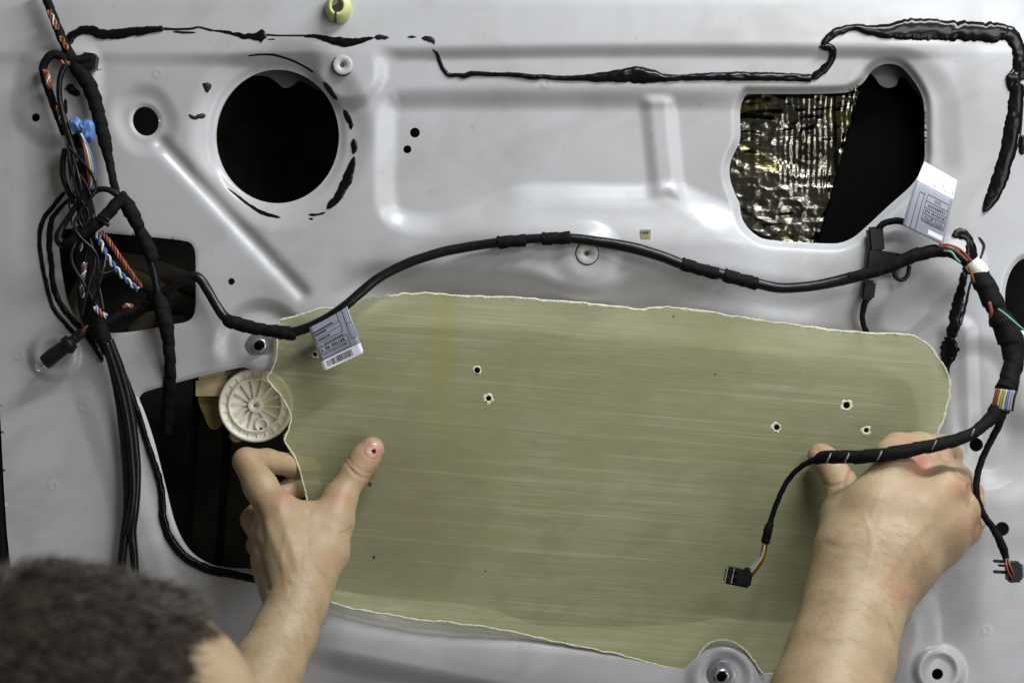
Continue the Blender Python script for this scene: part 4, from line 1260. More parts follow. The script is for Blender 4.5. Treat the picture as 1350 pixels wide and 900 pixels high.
class Tag:
    """surf(s, t): s across 0..1, t along 0..1 -> world point; off lifts towards the camera (mm)"""
    def __init__(self, root, surf):
        self.r, self.surf = root, surf

    def rect(self, mb, s0, s1, t0, t1, off=0.12, n=6):
        V_, F = [], []
        k = max(1, int(n * abs(t1 - t0) * 6)) + 1
        for i in range(k + 1):
            t = t0 + (t1 - t0) * i / k
            V_ += [self.surf(s0, t, off), self.surf(s1, t, off)]
        for i in range(k):
            F.append((2 * i, 2 * i + 1, 2 * i + 3, 2 * i + 2))
        mb.add(V_, F)

    def frame(self, mb, s0, s1, t0, t1, ws=0.012, wt=0.009):
        self.rect(mb, s0, s1, t0 - wt / 2, t0 + wt / 2)
        self.rect(mb, s0, s1, t1 - wt / 2, t1 + wt / 2)
        self.rect(mb, s0 - ws / 2, s0 + ws / 2, t0, t1, 0.11)
        self.rect(mb, s1 - ws / 2, s1 + ws / 2, t0, t1, 0.11)

    def text(self, mb, s, s0, s1, t_base, t_top):
        V_, F = text_verts(s)
        x = (V_[:, 0] - V_[:, 0].min()) / (np.ptp(V_[:, 0]) + 1e-6)
        y = (V_[:, 1] - min(0, V_[:, 1].min())) / 0.73
        P = [self.surf(s0 + (s1 - s0) * a, t_base + (t_top - t_base) * b, 0.14) for a, b in zip(x, y)]
        mb.add(P, F)

    def marks(self, mb, s0, s1, t0, t1, n, seed):
        r_ = random.Random(seed)
        x = s0
        st_ = (s1 - s0) / n
        for k in range(n):
            if r_.random() < 0.86:
                self.rect(mb, x, x + st_ * r_.uniform(0.45, 0.8), t0 + (t1 - t0) * r_.uniform(0, 0.25), t1, 0.12)
            x += st_

    def sheet(self, name, mat, s0, s1, t0, t1, off=0.0, back=0.25, n=24, round_=False):
        V_, F = [], []
        m = 10
        for o_ in (off, off - back):
            for i in range(n + 1):
                t = t0 + (t1 - t0) * i / n
                ins_ = 0
                if round_ and t > t1 - 0.06:
                    ins_ = 0.06 * (1 - math.sqrt(max(0, 1 - ((t - (t1 - 0.06)) / 0.06) ** 2)))
                for j in range(m + 1):
                    s = s0 + (s1 - s0) * j / m
                    s = min(max(s, ins_), 1 - ins_)
                    V_.append(self.surf(s, t, o_))
        q = (n + 1) * (m + 1)
        for i in range(n):
            for j in range(m):
                a = i * (m + 1) + j
                F.append((a, a + m + 1, a + m + 2, a + 1))
                F.append((q + a, q + a + 1, q + a + m + 2, q + a + m + 1))
        for i in range(n):
            a = i * (m + 1)
            F.append((a, q + a, q + a + m + 1, a + m + 1))
            a += m
            F.append((a, a + m + 1, q + a + m + 1, q + a))
        a = n * (m + 1)
        for j in range(m):
            F.append((a + j, q + a + j, q + a + j + 1, a + j + 1))
            F.append((j, j + 1, q + j + 1, q + j))
        return mesh_obj(name, V_, F, mat, self.r)


# tag A on the arch, over the sheet corner
tA = thing('label_tag', 'grey label tag with a bar code wrapped round the cable over the sheet corner', 'label tag', tuple(W(430, 488, 24)))
A_tl, A_tr, A_bl, A_br = (406, 429), (456, 399), (427, 489), (480, 465)


def surfA(s, t, off=0.0):
    # t 0..0.2 rolls over the cable, then hangs down with a slight belly
    hang = min(1.0, t / 0.18)
    u0 = A_tl[0] + (A_bl[0] - A_tl[0]) * t; v0 = A_tl[1] + (A_bl[1] - A_tl[1]) * t
    u1 = A_tr[0] + (A_br[0] - A_tr[0]) * t; v1 = A_tr[1] + (A_br[1] - A_tr[1]) * t
    ang = hang * math.pi / 2
    h = 21.5 + 4.6 * math.sin(ang) + 2.2 * math.sin(math.pi * max(0, (t - 0.18) / 0.82)) - 2.0 * max(0, t - 0.18) + 1.2 * (s - 0.5) ** 2 * 4 * t
    return W(u0 + (u1 - u0) * s, v0 + (v1 - v0) * s, h + off)


T_ = Tag(tA, surfA)
T_.sheet('tag_print_area', M['tag_grey'], 0, 1, 0, 0.80)
wb = T_.sheet('tag_white_end', M['tag_white'], 0, 1, 0.80, 1.0, round_=True)
ink = MB()
T_.rect(ink, 0.04, 0.56, 0.185, 0.215)
T_.rect(ink, 0.06, 0.36, 0.255, 0.285)
T_.frame(ink, 0.06, 0.72, 0.24, 0.44)
T_.rect(ink, 0.06, 0.72, 0.325, 0.333)
T_.marks(ink, 0.10, 0.42, 0.355, 0.41, 8, 3)
T_.marks(ink, 0.09, 0.70, 0.478, 0.520, 15, 4)
T_.frame(ink, 0.06, 0.78, 0.535, 0.76)
T_.rect(ink, 0.06, 0.78, 0.645, 0.653)
T_.marks(ink, 0.10, 0.70, 0.565, 0.625, 11, 5)
T_.marks(ink, 0.10, 0.74, 0.675, 0.705, 17, 6)
T_.frame(ink, 0.84, 0.965, 0.36, 0.655)
T_.rect(ink, 0.835, 0.85, 0.0, 0.36)
T_.rect(ink, 0.70, 0.715, 0.0, 0.24)
T_.rect(ink, 0.955, 0.970, 0.0, 0.36)
ink.build('print', M['ink'], tA, smooth=False)
bar_ = MB()
r_ = random.Random(5)
x = 0.12
while x < 0.76:
    wd = r_.choice((0.008, 0.008, 0.014, 0.02))
    T_.rect(bar_, x, x + wd, 0.825, 0.955)
    x += wd + r_.choice((0.008, 0.012, 0.016))
bar_.build('bar_code', M['ink'], tA, smooth=False)

# tag B standing up beside the upper opening, print upside down
tB = thing('label_tag', 'grey and white label tag standing upside down by the upper opening', 'label tag', tuple(W(1216, 310, 26)))
B_tl, B_tr, B_bl, B_br = (1218.5, 213), (1262, 238), (1190, 297), (1243, 323)


def surfB(s, t, off=0.0):
    u0 = B_tl[0] + (B_bl[0] - B_tl[0]) * t; v0 = B_tl[1] + (B_bl[1] - B_tl[1]) * t
    u1 = B_tr[0] + (B_br[0] - B_tr[0]) * t; v1 = B_tr[1] + (B_br[1] - B_tr[1]) * t
    c = 6 * math.sin(math.pi * min(1, t / 0.33)) if t < 0.33 else 0
    h = 30 - 7 * (1 - t) + 3.0 * math.sin(math.pi * t) - 8.0 * max(0, 0.33 - t)
    bow = -4.5 * math.sin(math.pi * t) * (1 - s)
    return W(u0 + (u1 - u0) * s + bow * 0.5, v0 + (v1 - v0) * s, h + 1.5 * (s - 0.5) ** 2 + off)


T_ = Tag(tB, surfB)
T_.sheet('tag_white_end', M['tag_white'], 0, 1, 0.0, 0.295)
T_.sheet('tag_print_area', M['tag_grey'], 0, 1, 0.295, 1.0)
ink = MB()
T_.rect(ink, 0.17, 0.185, 0.42, 1.0)
T_.rect(ink, 0.29, 0.305, 0.40, 1.0)
T_.rect(ink, 0.17, 0.305, 0.415, 0.425)
T_.frame(ink, 0.38, 0.94, 0.40, 0.80)
for t in (0.50, 0.595, 0.685, 0.765):
    T_.rect(ink, 0.38, 0.94, t - 0.004, t + 0.004)
T_.text(ink, '2000', 0.74, 0.58, 0.425, 0.475)
T_.marks(ink, 0.45, 0.90, 0.525, 0.57, 10, 11)
T_.marks(ink, 0.42, 0.54, 0.615, 0.66, 3, 12)
T_.marks(ink, 0.58, 0.92, 0.615, 0.66, 8, 13)
T_.text(ink, '7772 8774', 0.90, 0.44, 0.70, 0.75)
T_.marks(ink, 0.42, 0.90, 0.782, 0.792, 24, 14)
T_.text(ink, '09.02.2009', 0.80, 0.42, 0.225, 0.262)
T_.text(ink, '14:20', 0.74, 0.56, 0.165, 0.20)
T_.text(ink, 'ET', 0.97, 0.86, 0.185, 0.235)
T_.text(ink, '7', 0.30, 0.26, 0.14, 0.185)
ink.build('print', M['ink'], tB, smooth=False)
gl = MB()
T_.rect(gl, 0.60, 0.96, 0.88, 0.95, 0.10)
gl.build('torn_patch', M['tag_white'], tB, smooth=False)
# ------------------------------------------------------------------ the person: one continuous body from an implicit surface
def skin_mat():
    m, nt, b = new_mat('skin')
    co = coords(nt)
    n1 = noise(nt, co, 28, 4, 0.6)
    n2 = noise(nt, co, 160, 4, 0.65)
    n3 = noise(nt, co, 900, 2, 0.5)
    c = ramp(nt, n1, [(0.32, (0.325, 0.238, 0.140)), (0.68, (0.400, 0.312, 0.190))])
    c = mix(nt, ramp(nt, n2, [(0.48, (0, 0, 0)), (0.72, (0.60,) * 3)]), c, (0.385, 0.218, 0.138))
    c = mix(nt, ramp(nt, n3, [(0.60, (0, 0, 0)), (0.80, (0.12,) * 3)]), c, (0.27, 0.15, 0.10))
    at = nt.nodes.new('ShaderNodeAttribute')
    at.attribute_name = 'red'
    c = mix(nt, at.outputs['Fac'], c, (0.44, 0.165, 0.115))
    ac = nt.nodes.new('ShaderNodeAttribute')
    ac.attribute_name = 'crease'
    c = mix(nt, ac.outputs['Fac'], c, (0.24, 0.105, 0.07))
    nt.links.new(c, b.inputs['Base Color'])
    b.inputs['Roughness'].default_value = 0.50
    b.inputs['Specular IOR Level'].default_value = 0.38
    b.inputs['Subsurface Weight'].default_value = 0.18
    b.inputs['Subsurface Radius'].default_value = (0.006, 0.0025, 0.0015)
    b.inputs['Subsurface Scale'].default_value = 0.6
    vo = nt.nodes.new('ShaderNodeTexVoronoi')
    vo.inputs['Scale'].default_value = 620
    nt.links.new(co, vo.inputs['Vector'])
    wr_ = noise(nt, coords(nt, (260, 260, 700)), 1.0, 3, 0.6)
    bh = math_n(nt, 'ADD', math_n(nt, 'MULTIPLY', vo.outputs['Distance'], 0.5), math_n(nt, 'ADD', math_n(nt, 'MULTIPLY', n2, 1.2), math_n(nt, 'MULTIPLY', wr_, 0.5)))
    bump(nt, b, bh, 0.34, 0.0005)
    return m


M['skin'] = skin_mat()
M['scalp'] = simple('shaved_scalp', (0.045, 0.032, 0.024), 0.75, var=0.3, scale=300, bmp=0.3, bscale=900, spec=0.2)
M['shirt'] = simple('dark_shirt', (0.03, 0.032, 0.04), 0.85, var=0.2, scale=60, bmp=0.3, bscale=700, spec=0.2)

m_, nt_, b_ = new_mat('cropped_hair')
hn = noise(nt_, coords(nt_), 160, 4)
nt_.links.new(ramp(nt_, hn, [(0.35, (0.022, 0.017, 0.013)), (0.65, (0.13, 0.108, 0.09))]), b_.inputs['Base Color'])
b_.inputs['Roughness'].default_value = 0.42
M['hair'] = m_
M['armhair'] = simple('arm_hair', (0.24, 0.165, 0.10), 0.6, bmp=0)


class Cone:
    def __init__(s, a, b, ra, rb):
        s.a, s.b, s.ra, s.rb = np.array(a, np.float64), np.array(b, np.float64), ra, rb
        s.c = (s.a + s.b) / 2
        s.R = np.linalg.norm(s.b - s.a) / 2 + max(ra, rb)

    def d(s, P):
        ba = s.b - s.a
        pa = P - s.a
        t = np.clip(pa @ ba / (ba @ ba + 1e-12), 0, 1)
        return np.linalg.norm(pa - t[:, None] * ba, axis=1) - (s.ra + t * (s.rb - s.ra))


class Ell:
    def __init__(s, c, r, rot):
        s.c, s.r, s.m = np.array(c, np.float64), np.array(r, np.float64), np.array(rot, np.float64)   # rows of m = axes
        s.R = max(r)

    def d(s, P):
        q = (P - s.c) @ s.m.T
        k0 = np.linalg.norm(q / s.r, axis=1)
        k1 = np.linalg.norm(q / (s.r ** 2), axis=1) + 1e-9
        return k0 * (k0 - 1) / k1


def smin(a, b, k):
    h = np.clip(0.5 + 0.5 * (b - a) / k, 0, 1)
    return b + (a - b) * h - k * h * (1 - h)


GROUPS = []      # (list of (prim, k inside group), k with the rest)


def chain(rows, k_in=0.004, k_out=0.006):
    """rows (u, v, h mm, r px) -> tapered limb"""
    P = [(W(u, v, h), px(r, h)) for u, v, h, r in rows]
    return ([(Cone(P[i][0], P[i + 1][0], P[i][1], P[i + 1][1]), k_in) for i in range(len(P) - 1)], k_out)


# left hand (gripping the left edge of the sheet)
LW = (396, 775, 74)
LEFT = [
    # forearm and wrist
    chain([(200, 1190, 262, 58), (285, 1030, 190, 56), (352, 882, 120, 47), (374, 838, 100, 42), (391, 797, 84, 39), (397, 768, 74, 38)], 0.006, 0.008),
    # metacarpals
    chain([(392, 772, 74, 36), (382, 725, 62, 37), (366, 676, 50, 27)], 0.006, 0.010),
    chain([(386, 772, 66, 36), (370, 730, 52, 34), (352, 700, 40, 24)], 0.006, 0.010),
    chain([(380, 776, 58, 32), (362, 742, 42, 26), (352, 722, 28, 20)], 0.006, 0.010),
    chain([(376, 780, 52, 28), (362, 760, 32, 22), (358, 744, 16, 17)], 0.006, 0.010),
    # thenar and web
    chain([(404, 768, 66, 34), (424, 728, 52, 35), (438, 690, 40, 26), (445, 664, 33, 22)], 0.006, 0.010),
    chain([(372, 682, 48, 22), (404, 688, 44, 25), (436, 684, 39, 24)], 0.006, 0.008),
    # thumb
    chain([(441, 676, 35, 22.5), (449, 655, 31, 20.5), (468, 623, 24, 18.6), (480, 606, 21, 18.6), (490, 592, 19, 17.2)], 0.004, 0.005),
    # index
    chain([(364, 676, 49, 25), (343, 640, 41, 21.5), (325, 608, 31, 18)], 0.004, 0.004),
    chain([(325, 608, 31, 18), (352, 608, 14, 15.8), (385, 613, -3, 15), (410, 616, -14, 13)], 0.004, 0.002),
    # middle
    chain([(354, 702, 40, 22), (341, 692, 28, 18), (334, 684, 20, 16.5)], 0.004, 0.004),
    chain([(334, 684, 20, 16.5), (352, 662, 6, 15), (386, 643, -8, 14.5), (412, 640, -16, 12.5)], 0.004, 0.002),
    # ring and little
    chain([(352, 724, 28, 18), (344, 716, 16, 16), (340, 718, 9, 15)], 0.004, 0.004),
    chain([(340, 718, 9, 15), (360, 702, -6, 13), (400, 682, -17, 11.5)], 0.004, 0.002),
    chain([(357, 746, 16, 15), (350, 742, 4, 13.5), (364, 728, -8, 12), (395, 712, -17, 10)], 0.004, 0.004),
]
RIGHT = [
    chain([(1011, 1230, 272, 72), (1050, 1080, 210, 78), (1090, 925, 148, 74), (1108, 868, 128, 69), (1121, 820, 112, 64), (1130, 785, 100, 60)], 0.008, 0.010),
    # metacarpals
    chain([(1118, 790, 98, 50), (1128, 730, 90, 46), (1152, 670, 80, 38), (1178, 622, 70, 29)], 0.008, 0.012),
    chain([(1132, 788, 98, 52), (1165, 730, 92, 46), (1205, 678, 82, 38), (1243, 642, 68, 27)], 0.008, 0.012),
    chain([(1142, 788, 94, 50), (1185, 735, 86, 44), (1232, 695, 72, 34), (1266, 668, 56, 24)], 0.008, 0.012),
    chain([(1146, 788, 88, 46), (1190, 745, 76, 40), (1238, 714, 60, 31), (1268, 696, 46, 23)], 0.008, 0.012),
    # thenar and thumb
    chain([(1110, 785, 92, 44), (1112, 725, 78, 36), (1114, 680, 58, 30), (1116, 654, 44, 24)], 0.006, 0.010),
    chain([(1122, 690, 72, 34), (1150, 660, 66, 30)], 0.006, 0.010),
    chain([(1117, 660, 46, 23.5), (1108, 636, 34, 20.5), (1096, 615, 26, 18), (1086, 605, 22, 17.4), (1081, 601, 20, 16)], 0.004, 0.004),
    # index: knuckle towards the camera, then turning away to the edge
    chain([(1178, 622, 70, 28), (1180, 604, 58, 27), (1184, 596, 46, 25)], 0.004, 0.005),
    chain([(1184, 596, 46, 25), (1212, 592, 34, 22), (1240, 592, 22, 19), (1254, 600, 8, 16)], 0.004, 0.003),
    # middle
    chain([(1245, 642, 66, 26), (1258, 640, 52, 21), (1262, 632, 36, 19), (1258, 622, 14, 16)], 0.004, 0.004),
    # web between index and middle knuckles
    chain([(1184, 618, 62, 24), (1220, 622, 56, 22), (1248, 630, 52, 20)], 0.006, 0.008),
    chain([(1200, 606, 40, 20), (1240, 612, 36, 19)], 0.006, 0.006),
    # ring
    chain([(1268, 670, 54, 23), (1277, 660, 40, 18.5), (1278, 650, 24, 17), (1270, 640, 10, 14)], 0.004, 0.004),
    # little
    chain([(1270, 697, 45, 22), (1281, 684, 32, 17), (1283, 668, 20, 14.5), (1276, 656, 10, 12.5)], 0.004, 0.004),
]

# head, facing right and a little away from the camera, bent down
YAW, PIT, ROLL = math.radians(24), math.radians(-16), math.radians(0)
HC = np.array([-0.219, -0.40, -0.221])
Fx = np.array([math.cos(YAW) * math.cos(PIT), math.sin(YAW) * math.cos(PIT), math.sin(PIT)])
Lf = np.array([-math.sin(YAW), math.cos(YAW), 0.0])          # the person's left
Up = np.cross(Fx, Lf)
HM = np.stack([Fx, Lf, Up])


def hp(f, l, u):
    return HC + f * Fx + l * Lf + u * Up


def hc(a, b, ra, rb, k=0.006):
    return (Cone(hp(*a), hp(*b), ra, rb), k)


HEAD = [([(Ell(hp(-0.006, 0, 0.022), (0.096, 0.076, 0.090), HM), 0.01), (Ell(hp(0.030, 0, 0.035), (0.062, 0.066, 0.066), HM), 0.02),
          (Ell(hp(0.036, 0, -0.045), (0.054, 0.057, 0.078), HM), 0.02), (Ell(hp(-0.045, 0, -0.01), (0.055, 0.062, 0.07), HM), 0.02),
          hc((0.086, -0.030, 0.010), (0.086, 0.030, 0.010), 0.009, 0.009, 0.012),
          hc((0.093, 0, -0.002), (0.110, 0, -0.040), 0.006, 0.011, 0.008), hc((0.100, -0.010, -0.044), (0.100, 0.010, -0.044), 0.008, 0.008, 0.006),
          hc((0.088, -0.015, -0.074), (0.088, 0.015, -0.074), 0.007, 0.007, 0.006), hc((0.080, -0.010, -0.108), (0.080, 0.010, -0.108), 0.014, 0.014, 0.012),
          hc((-0.01, -0.052, -0.075), (0.075, -0.016, -0.104), 0.014, 0.012, 0.016), hc((-0.01, 0.052, -0.075), (0.075, 0.016, -0.104), 0.014, 0.012, 0.016),
          hc((-0.014, -0.077, 0.008), (-0.008, -0.075, -0.038), 0.010, 0.007, 0.005), hc((-0.014, 0.077, 0.008), (-0.008, 0.075, -0.038), 0.010, 0.007, 0.005),
          hc((0.004, -0.074, 0.004), (0.006, -0.074, -0.03), 0.004, 0.004, 0.004), hc((0.004, 0.074, 0.004), (0.006, 0.074, -0.03), 0.004, 0.004, 0.004)], 0.012)]

Rel, Lel = W(1011, 1230, 272), W(200, 1190, 262)
Rsh, Lsh = np.array([-0.075, -0.455, -0.435]), np.array([-0.425, -0.475, -0.435])
neck0, neck1 = hp(-0.03, 0, -0.06), np.array([-0.25, -0.465, -0.395])
hips = np.array([-0.25, -0.56, -0.80])


def w3(rows, k_in=0.02, k_out=0.02):
    return ([(Cone(rows[i][0], rows[i + 1][0], rows[i][1], rows[i + 1][1]), k_in) for i in range(len(rows) - 1)], k_out)


TORSO = [w3([(neck0, 0.052), (neck1, 0.058)]),
         w3([(neck1, 0.055), ((neck1 + Rsh) / 2 + np.array([0, 0, -0.01]), 0.056), (Rsh, 0.058)], 0.02, 0.03),
         w3([(neck1, 0.055), ((neck1 + Lsh) / 2 + np.array([0, 0, -0.01]), 0.056), (Lsh, 0.058)], 0.02, 0.03),
         w3([(np.array([-0.16, -0.47, -0.50]), 0.10), (np.array([-0.18, -0.52, -0.66]), 0.10), (hips + np.array([0.07, 0, 0]), 0.11)], 0.03, 0.04),
         w3([(np.array([-0.34, -0.48, -0.50]), 0.10), (np.array([-0.32, -0.53, -0.66]), 0.10), (hips + np.array([-0.07, 0, 0]), 0.11)], 0.03, 0.04)]
ARMS = [w3([(Rsh, 0.055), ((Rsh + Rel) / 2, 0.048), (Rel, 0.036)], 0.01, 0.015), w3([(Lsh, 0.055), ((Lsh + Lel) / 2, 0.048), (Lel, 0.034)], 0.01, 0.015)]
BODY = TORSO + HEAD + ARMS + LEFT + RIGHT
for g in BODY:
    cs = np.array([p.c for p, _ in g[0]])
    c = cs.mean(0)
    g[0].sort(key=lambda q: 0)


def gbound(g):
    c = np.mean([p.c for p, _ in g[0]], axis=0)
    return c, max(np.linalg.norm(p.c - c) + p.R for p, _ in g[0])


BB = [gbound(g) for g in BODY]


def fbody(P, sub=None, groups=None):
    groups = groups if groups is not None else BODY
    d = np.full(len(P), 0.5)
    first = True
    for gi, (pr, ko) in enumerate(groups):
        if sub is not None and not sub[gi]:
            continue
        dg = None
        for p, k in pr:
            q = p.d(P)
            dg = q if dg is None else smin(dg, q, k)
        d = dg if first else smin(d, dg, ko)
        first = False
    return d


def implicit(groups, lo, hi, cell, blk=8, pad=0.06, offset=0.0):
    bounds = [gbound(g) for g in groups]
    nb = np.ceil((np.array(hi) - np.array(lo)) / (cell * blk)).astype(int)
    n = nb * blk + 1
    G = np.ones(n, np.float32)
    bs = cell * blk
    bi = np.stack(np.meshgrid(*[np.arange(k) for k in nb], indexing='ij'), -1).reshape(-1, 3)
    bc = np.array(lo) + (bi + 0.5) * bs
    dc = fbody(bc, None, groups) - offset
    half = bs * 0.9
    loc = np.stack(np.meshgrid(*[np.arange(blk + 1)] * 3, indexing='ij'), -1).reshape(-1, 3) * cell
    inner = np.where(dc < -half - 0.012)[0]
    for i in inner:
        a = bi[i] * blk
        G[a[0]:a[0] + blk + 1, a[1]:a[1] + blk + 1, a[2]:a[2] + blk + 1] = -1
    act = np.where(np.abs(dc) <= half + 0.012)[0]
    for i in act:
        o = np.array(lo) + bi[i] * bs
        sub = [np.linalg.norm(c - bc[i]) < R + bs + pad for c, R in bounds]
        val = fbody(o + loc, sub, groups) - offset
        a = bi[i] * blk
        G[a[0]:a[0] + blk + 1, a[1]:a[1] + blk + 1, a[2]:a[2] + blk + 1] = val.reshape(blk + 1, blk + 1, blk + 1)
    sg = G < 0
    c8 = [(i, j, k) for i in (0, 1) for j in (0, 1) for k in (0, 1)]

    def sl(A, o):
        return A[o[0]:A.shape[0] - 1 + o[0], o[1]:A.shape[1] - 1 + o[1], o[2]:A.shape[2] - 1 + o[2]]
    any_, all_ = sl(sg, c8[0]).copy(), sl(sg, c8[0]).copy()
    for o in c8[1:]:
        any_ |= sl(sg, o)
        all_ &= sl(sg, o)
    cells = np.argwhere(any_ & ~all_)
    vals = np.stack([G[cells[:, 0] + o[0], cells[:, 1] + o[1], cells[:, 2] + o[2]] for o in c8], -1)
    acc = np.zeros((len(cells), 3))
    cnt = np.zeros(len(cells))
    for a in range(8):
        for b in range(a + 1, 8):
            oa, ob = np.array(c8[a]), np.array(c8[b])
            if np.abs(oa - ob).sum() != 1:
                continue
            va, vb = vals[:, a], vals[:, b]
            cr = (va < 0) != (vb < 0)
            t = np.where(cr, va / (va - vb + 1e-12), 0)
            acc += np.where(cr[:, None], oa + (ob - oa) * t[:, None], 0)
            cnt += cr
    V_ = np.array(lo) + (cells + acc / cnt[:, None]) * cell
    ci = -np.ones(np.array(G.shape) - 1, np.int32)
    ci[cells[:, 0], cells[:, 1], cells[:, 2]] = np.arange(len(cells))
    F = []
    for ax in range(3):
        o = [0, 0, 0]
        o[ax] = 1
        A = sg[tuple(slice(0, s - 1) if k == ax else slice(0, s) for k, s in enumerate(sg.shape))]
        B_ = sg[tuple(slice(1, s) if k == ax else slice(0, s) for k, s in enumerate(sg.shape))]
        e = np.argwhere(A != B_)
        b1, b2 = [(1, 2), (2, 0), (0, 1)][ax]
        ok = (e[:, b1] > 0) & (e[:, b2] > 0) & (e[:, b1] < sg.shape[b1] - 1) & (e[:, b2] < sg.shape[b2] - 1)
        e = e[ok]
        q = []
        for d1, d2 in ((-1, -1), (0, -1), (0, 0), (-1, 0)):
            f = e.copy()
            f[:, b1] += d1
            f[:, b2] += d2
            q.append(ci[f[:, 0], f[:, 1], f[:, 2]])
        q = np.stack(q, -1)
        flip = ~A[e[:, 0], e[:, 1], e[:, 2]]
        q[flip] = q[flip][:, ::-1]
        F.append(q)
    F = np.vstack(F)
    return V_, F[(F >= 0).all(1)]


bodyV, bodyF = implicit(BODY, (-0.56, -0.72, -0.94), (0.36, 0.04, -0.06), 0.0027)


def newton(P, groups, it=2):
    P = P.copy()
    e = 0.0004
    for _ in range(it):
        d = fbody(P, None, groups)
        g = np.stack([fbody(P + np.eye(3)[k] * e, None, groups) - d for k in range(3)], -1) / e
        P -= (d / ((g * g).sum(1) + 1e-6))[:, None] * g
    g /= np.linalg.norm(g, axis=1)[:, None] + 1e-9
    return P, g


# refine the hands and forearms
bm = bmesh.new()
for p in bodyV:
    bm.verts.new(p)
bm.verts.ensure_lookup_table()
for f in bodyF:
    try:
        bm.faces.new([bm.verts[i] for i in f])
    except ValueError:
        pass
LB = (W(285, 560, 40), W(520, 760, 40))


def pix_of(P):
    dep = D + P[:, 1]
    return 675 + P[:, 0] * D / (S * dep), 450 - P[:, 2] * D / (S * dep)


bm.faces.ensure_lookup_table()
cen = np.array([f.calc_center_median()[:] for f in bm.faces])
fu, fv = pix_of(cen)
nearh = cen[:, 1] > -0.16
selm = nearh & (((fu > 280) & (fu < 530) & (fv < 900)) | ((fu > 1000) & (fu < 1330) & (fv < 930)))
es = set()
for i in np.where(selm)[0]:
    es.update(bm.faces[i].edges)
bmesh.ops.subdivide_edges(bm, edges=list(es), cuts=1, use_grid_fill=True)
bm.verts.index_update()
V_ = np.array([v.co[:] for v in bm.verts])
fu, fv = pix_of(V_)
hl = (V_[:, 1] > -0.175) & (fu < 600)
hr = (V_[:, 1] > -0.185) & (fu > 900)
Lg, Rg = ARMS[1:2] + LEFT, ARMS[0:1] + RIGHT
V_[hl], nl = newton(V_[hl], Lg)
V_[hr], nr = newton(V_[hr], Rg)
nor = np.zeros_like(V_)
nor[hl] = nl
nor[hr] = nr
red = np.zeros(len(V_))
crease = np.zeros(len(V_))
front = nor[:, 1] < 0.25


def polyd(fu, fv, pts):
    Q = spline(pts, 3)
    d = np.full(len(fu), 1e9)
    for i in range(len(Q) - 1):
        d = np.minimum(d, sd_cap(fu, fv, Q[i], Q[i + 1]))
    return d


def crease_line(mask, pts, depth, wid, dark=0.5):
    """skin fold pressed into the surface along a line"""
    idx = np.where(mask & front)[0]
    d = polyd(fu[idx], fv[idx], pts)
    g = np.exp(-(d / wid) ** 2)
    V_[idx] -= nor[idx] * (g * depth * MM)[:, None]
    crease[idx] = np.maximum(crease[idx], g * dark)


def bulge(mask, u, v, r, amt, rd=0.0):
    idx = np.where(mask & front)[0]
    g = np.exp(-(np.hypot(fu[idx] - u, fv[idx] - v) / r) ** 2)
    V_[idx] += nor[idx] * (g * amt * MM)[:, None]
    red[idx] = np.maximum(red[idx], g * rd)


# left: thumb folds, thumb base, knuckles, tendons
for pts in ([(455, 608), (463, 618), (473, 626), (484, 630)], [(458, 602), (466, 612), (477, 620), (487, 623)], [(461, 617), (468, 624), (476, 629)]):
    crease_line(hl, pts, 0.55, 1.6, 0.45)
crease_line(hl, [(448, 703), (455, 700), (464, 694)], 0.6, 1.8, 0.4)
crease_line(hl, [(452, 707), (460, 702), (465, 699)], 0.4, 1.4, 0.3)
crease_line(hl, [(336, 668), (343, 685), (346, 705), (344, 725)], 0.9, 5, 0.15)
crease_line(hl, [(337, 715), (343, 735), (350, 760), (353, 775)], 1.3, 3.5, 0.35)
crease_line(hl, [(420, 655), (412, 668), (405, 680)], 0.5, 5, 0.05)
crease_line(hl, [(476, 586), (482, 578), (492, 576), (503, 583), (506, 592)], 0.3, 1.5, 0.35)
for (u, v, r, a, rd) in ((370, 662, 16, 0.8, 0.40), (447, 655, 14, 0.6, 0.40), (325, 603, 14, 0.2, 0.30), (325, 686, 12, 0.3, 0.30), (490, 600, 16, 0, 0.45), (468, 622, 10, 0, 0.25), (430, 735, 16, 0, 0.2), (378, 655, 10, 0.5, 0.4), (428, 757, 5, 0.1, 0.5), (385, 690, 30, 0.4, 0.05)):
    bulge(hl, u, v, r, a, rd)
for pts in ([(368, 670), (380, 705), (392, 750)], [(352, 692), (366, 725), (384, 765)]):
    idx = np.where(hl & front)[0]
    V_[idx] += nor[idx] * (np.exp(-(polyd(fu[idx], fv[idx], pts) / 6.0) ** 2) * 0.7 * MM)[:, None]
for pts in ([(395, 680), (405, 715), (400, 755)], [(415, 690), (405, 715)], [(378, 700), (372, 740), (380, 790)]):
    idx = np.where(hl & front)[0]
    V_[idx] += nor[idx] * (np.exp(-(polyd(fu[idx], fv[idx], pts) / 3.0) ** 2) * 0.35 * MM)[:, None]
crease_line(hl, [(353, 596), (356, 606), (357, 618)], 0.4, 1.6, 0.3)
crease_line(hl, [(316, 618), (325, 622), (336, 620)], 0.25, 1.5, 0.12)
crease_line(hl, [(314, 612), (322, 616), (333, 614)], 0.25, 1.5, 0.12)
for pts in ([(1140, 680), (1150, 720), (1140, 770)], [(1200, 670), (1190, 720), (1170, 760)], [(1165, 640), (1150, 680)], [(1225, 690), (1190, 720)]):
    idx = np.where(hr & front)[0]
    V_[idx] += nor[idx] * (np.exp(-(polyd(fu[idx], fv[idx], pts) / 3.4) ** 2) * 0.32 * MM)[:, None]
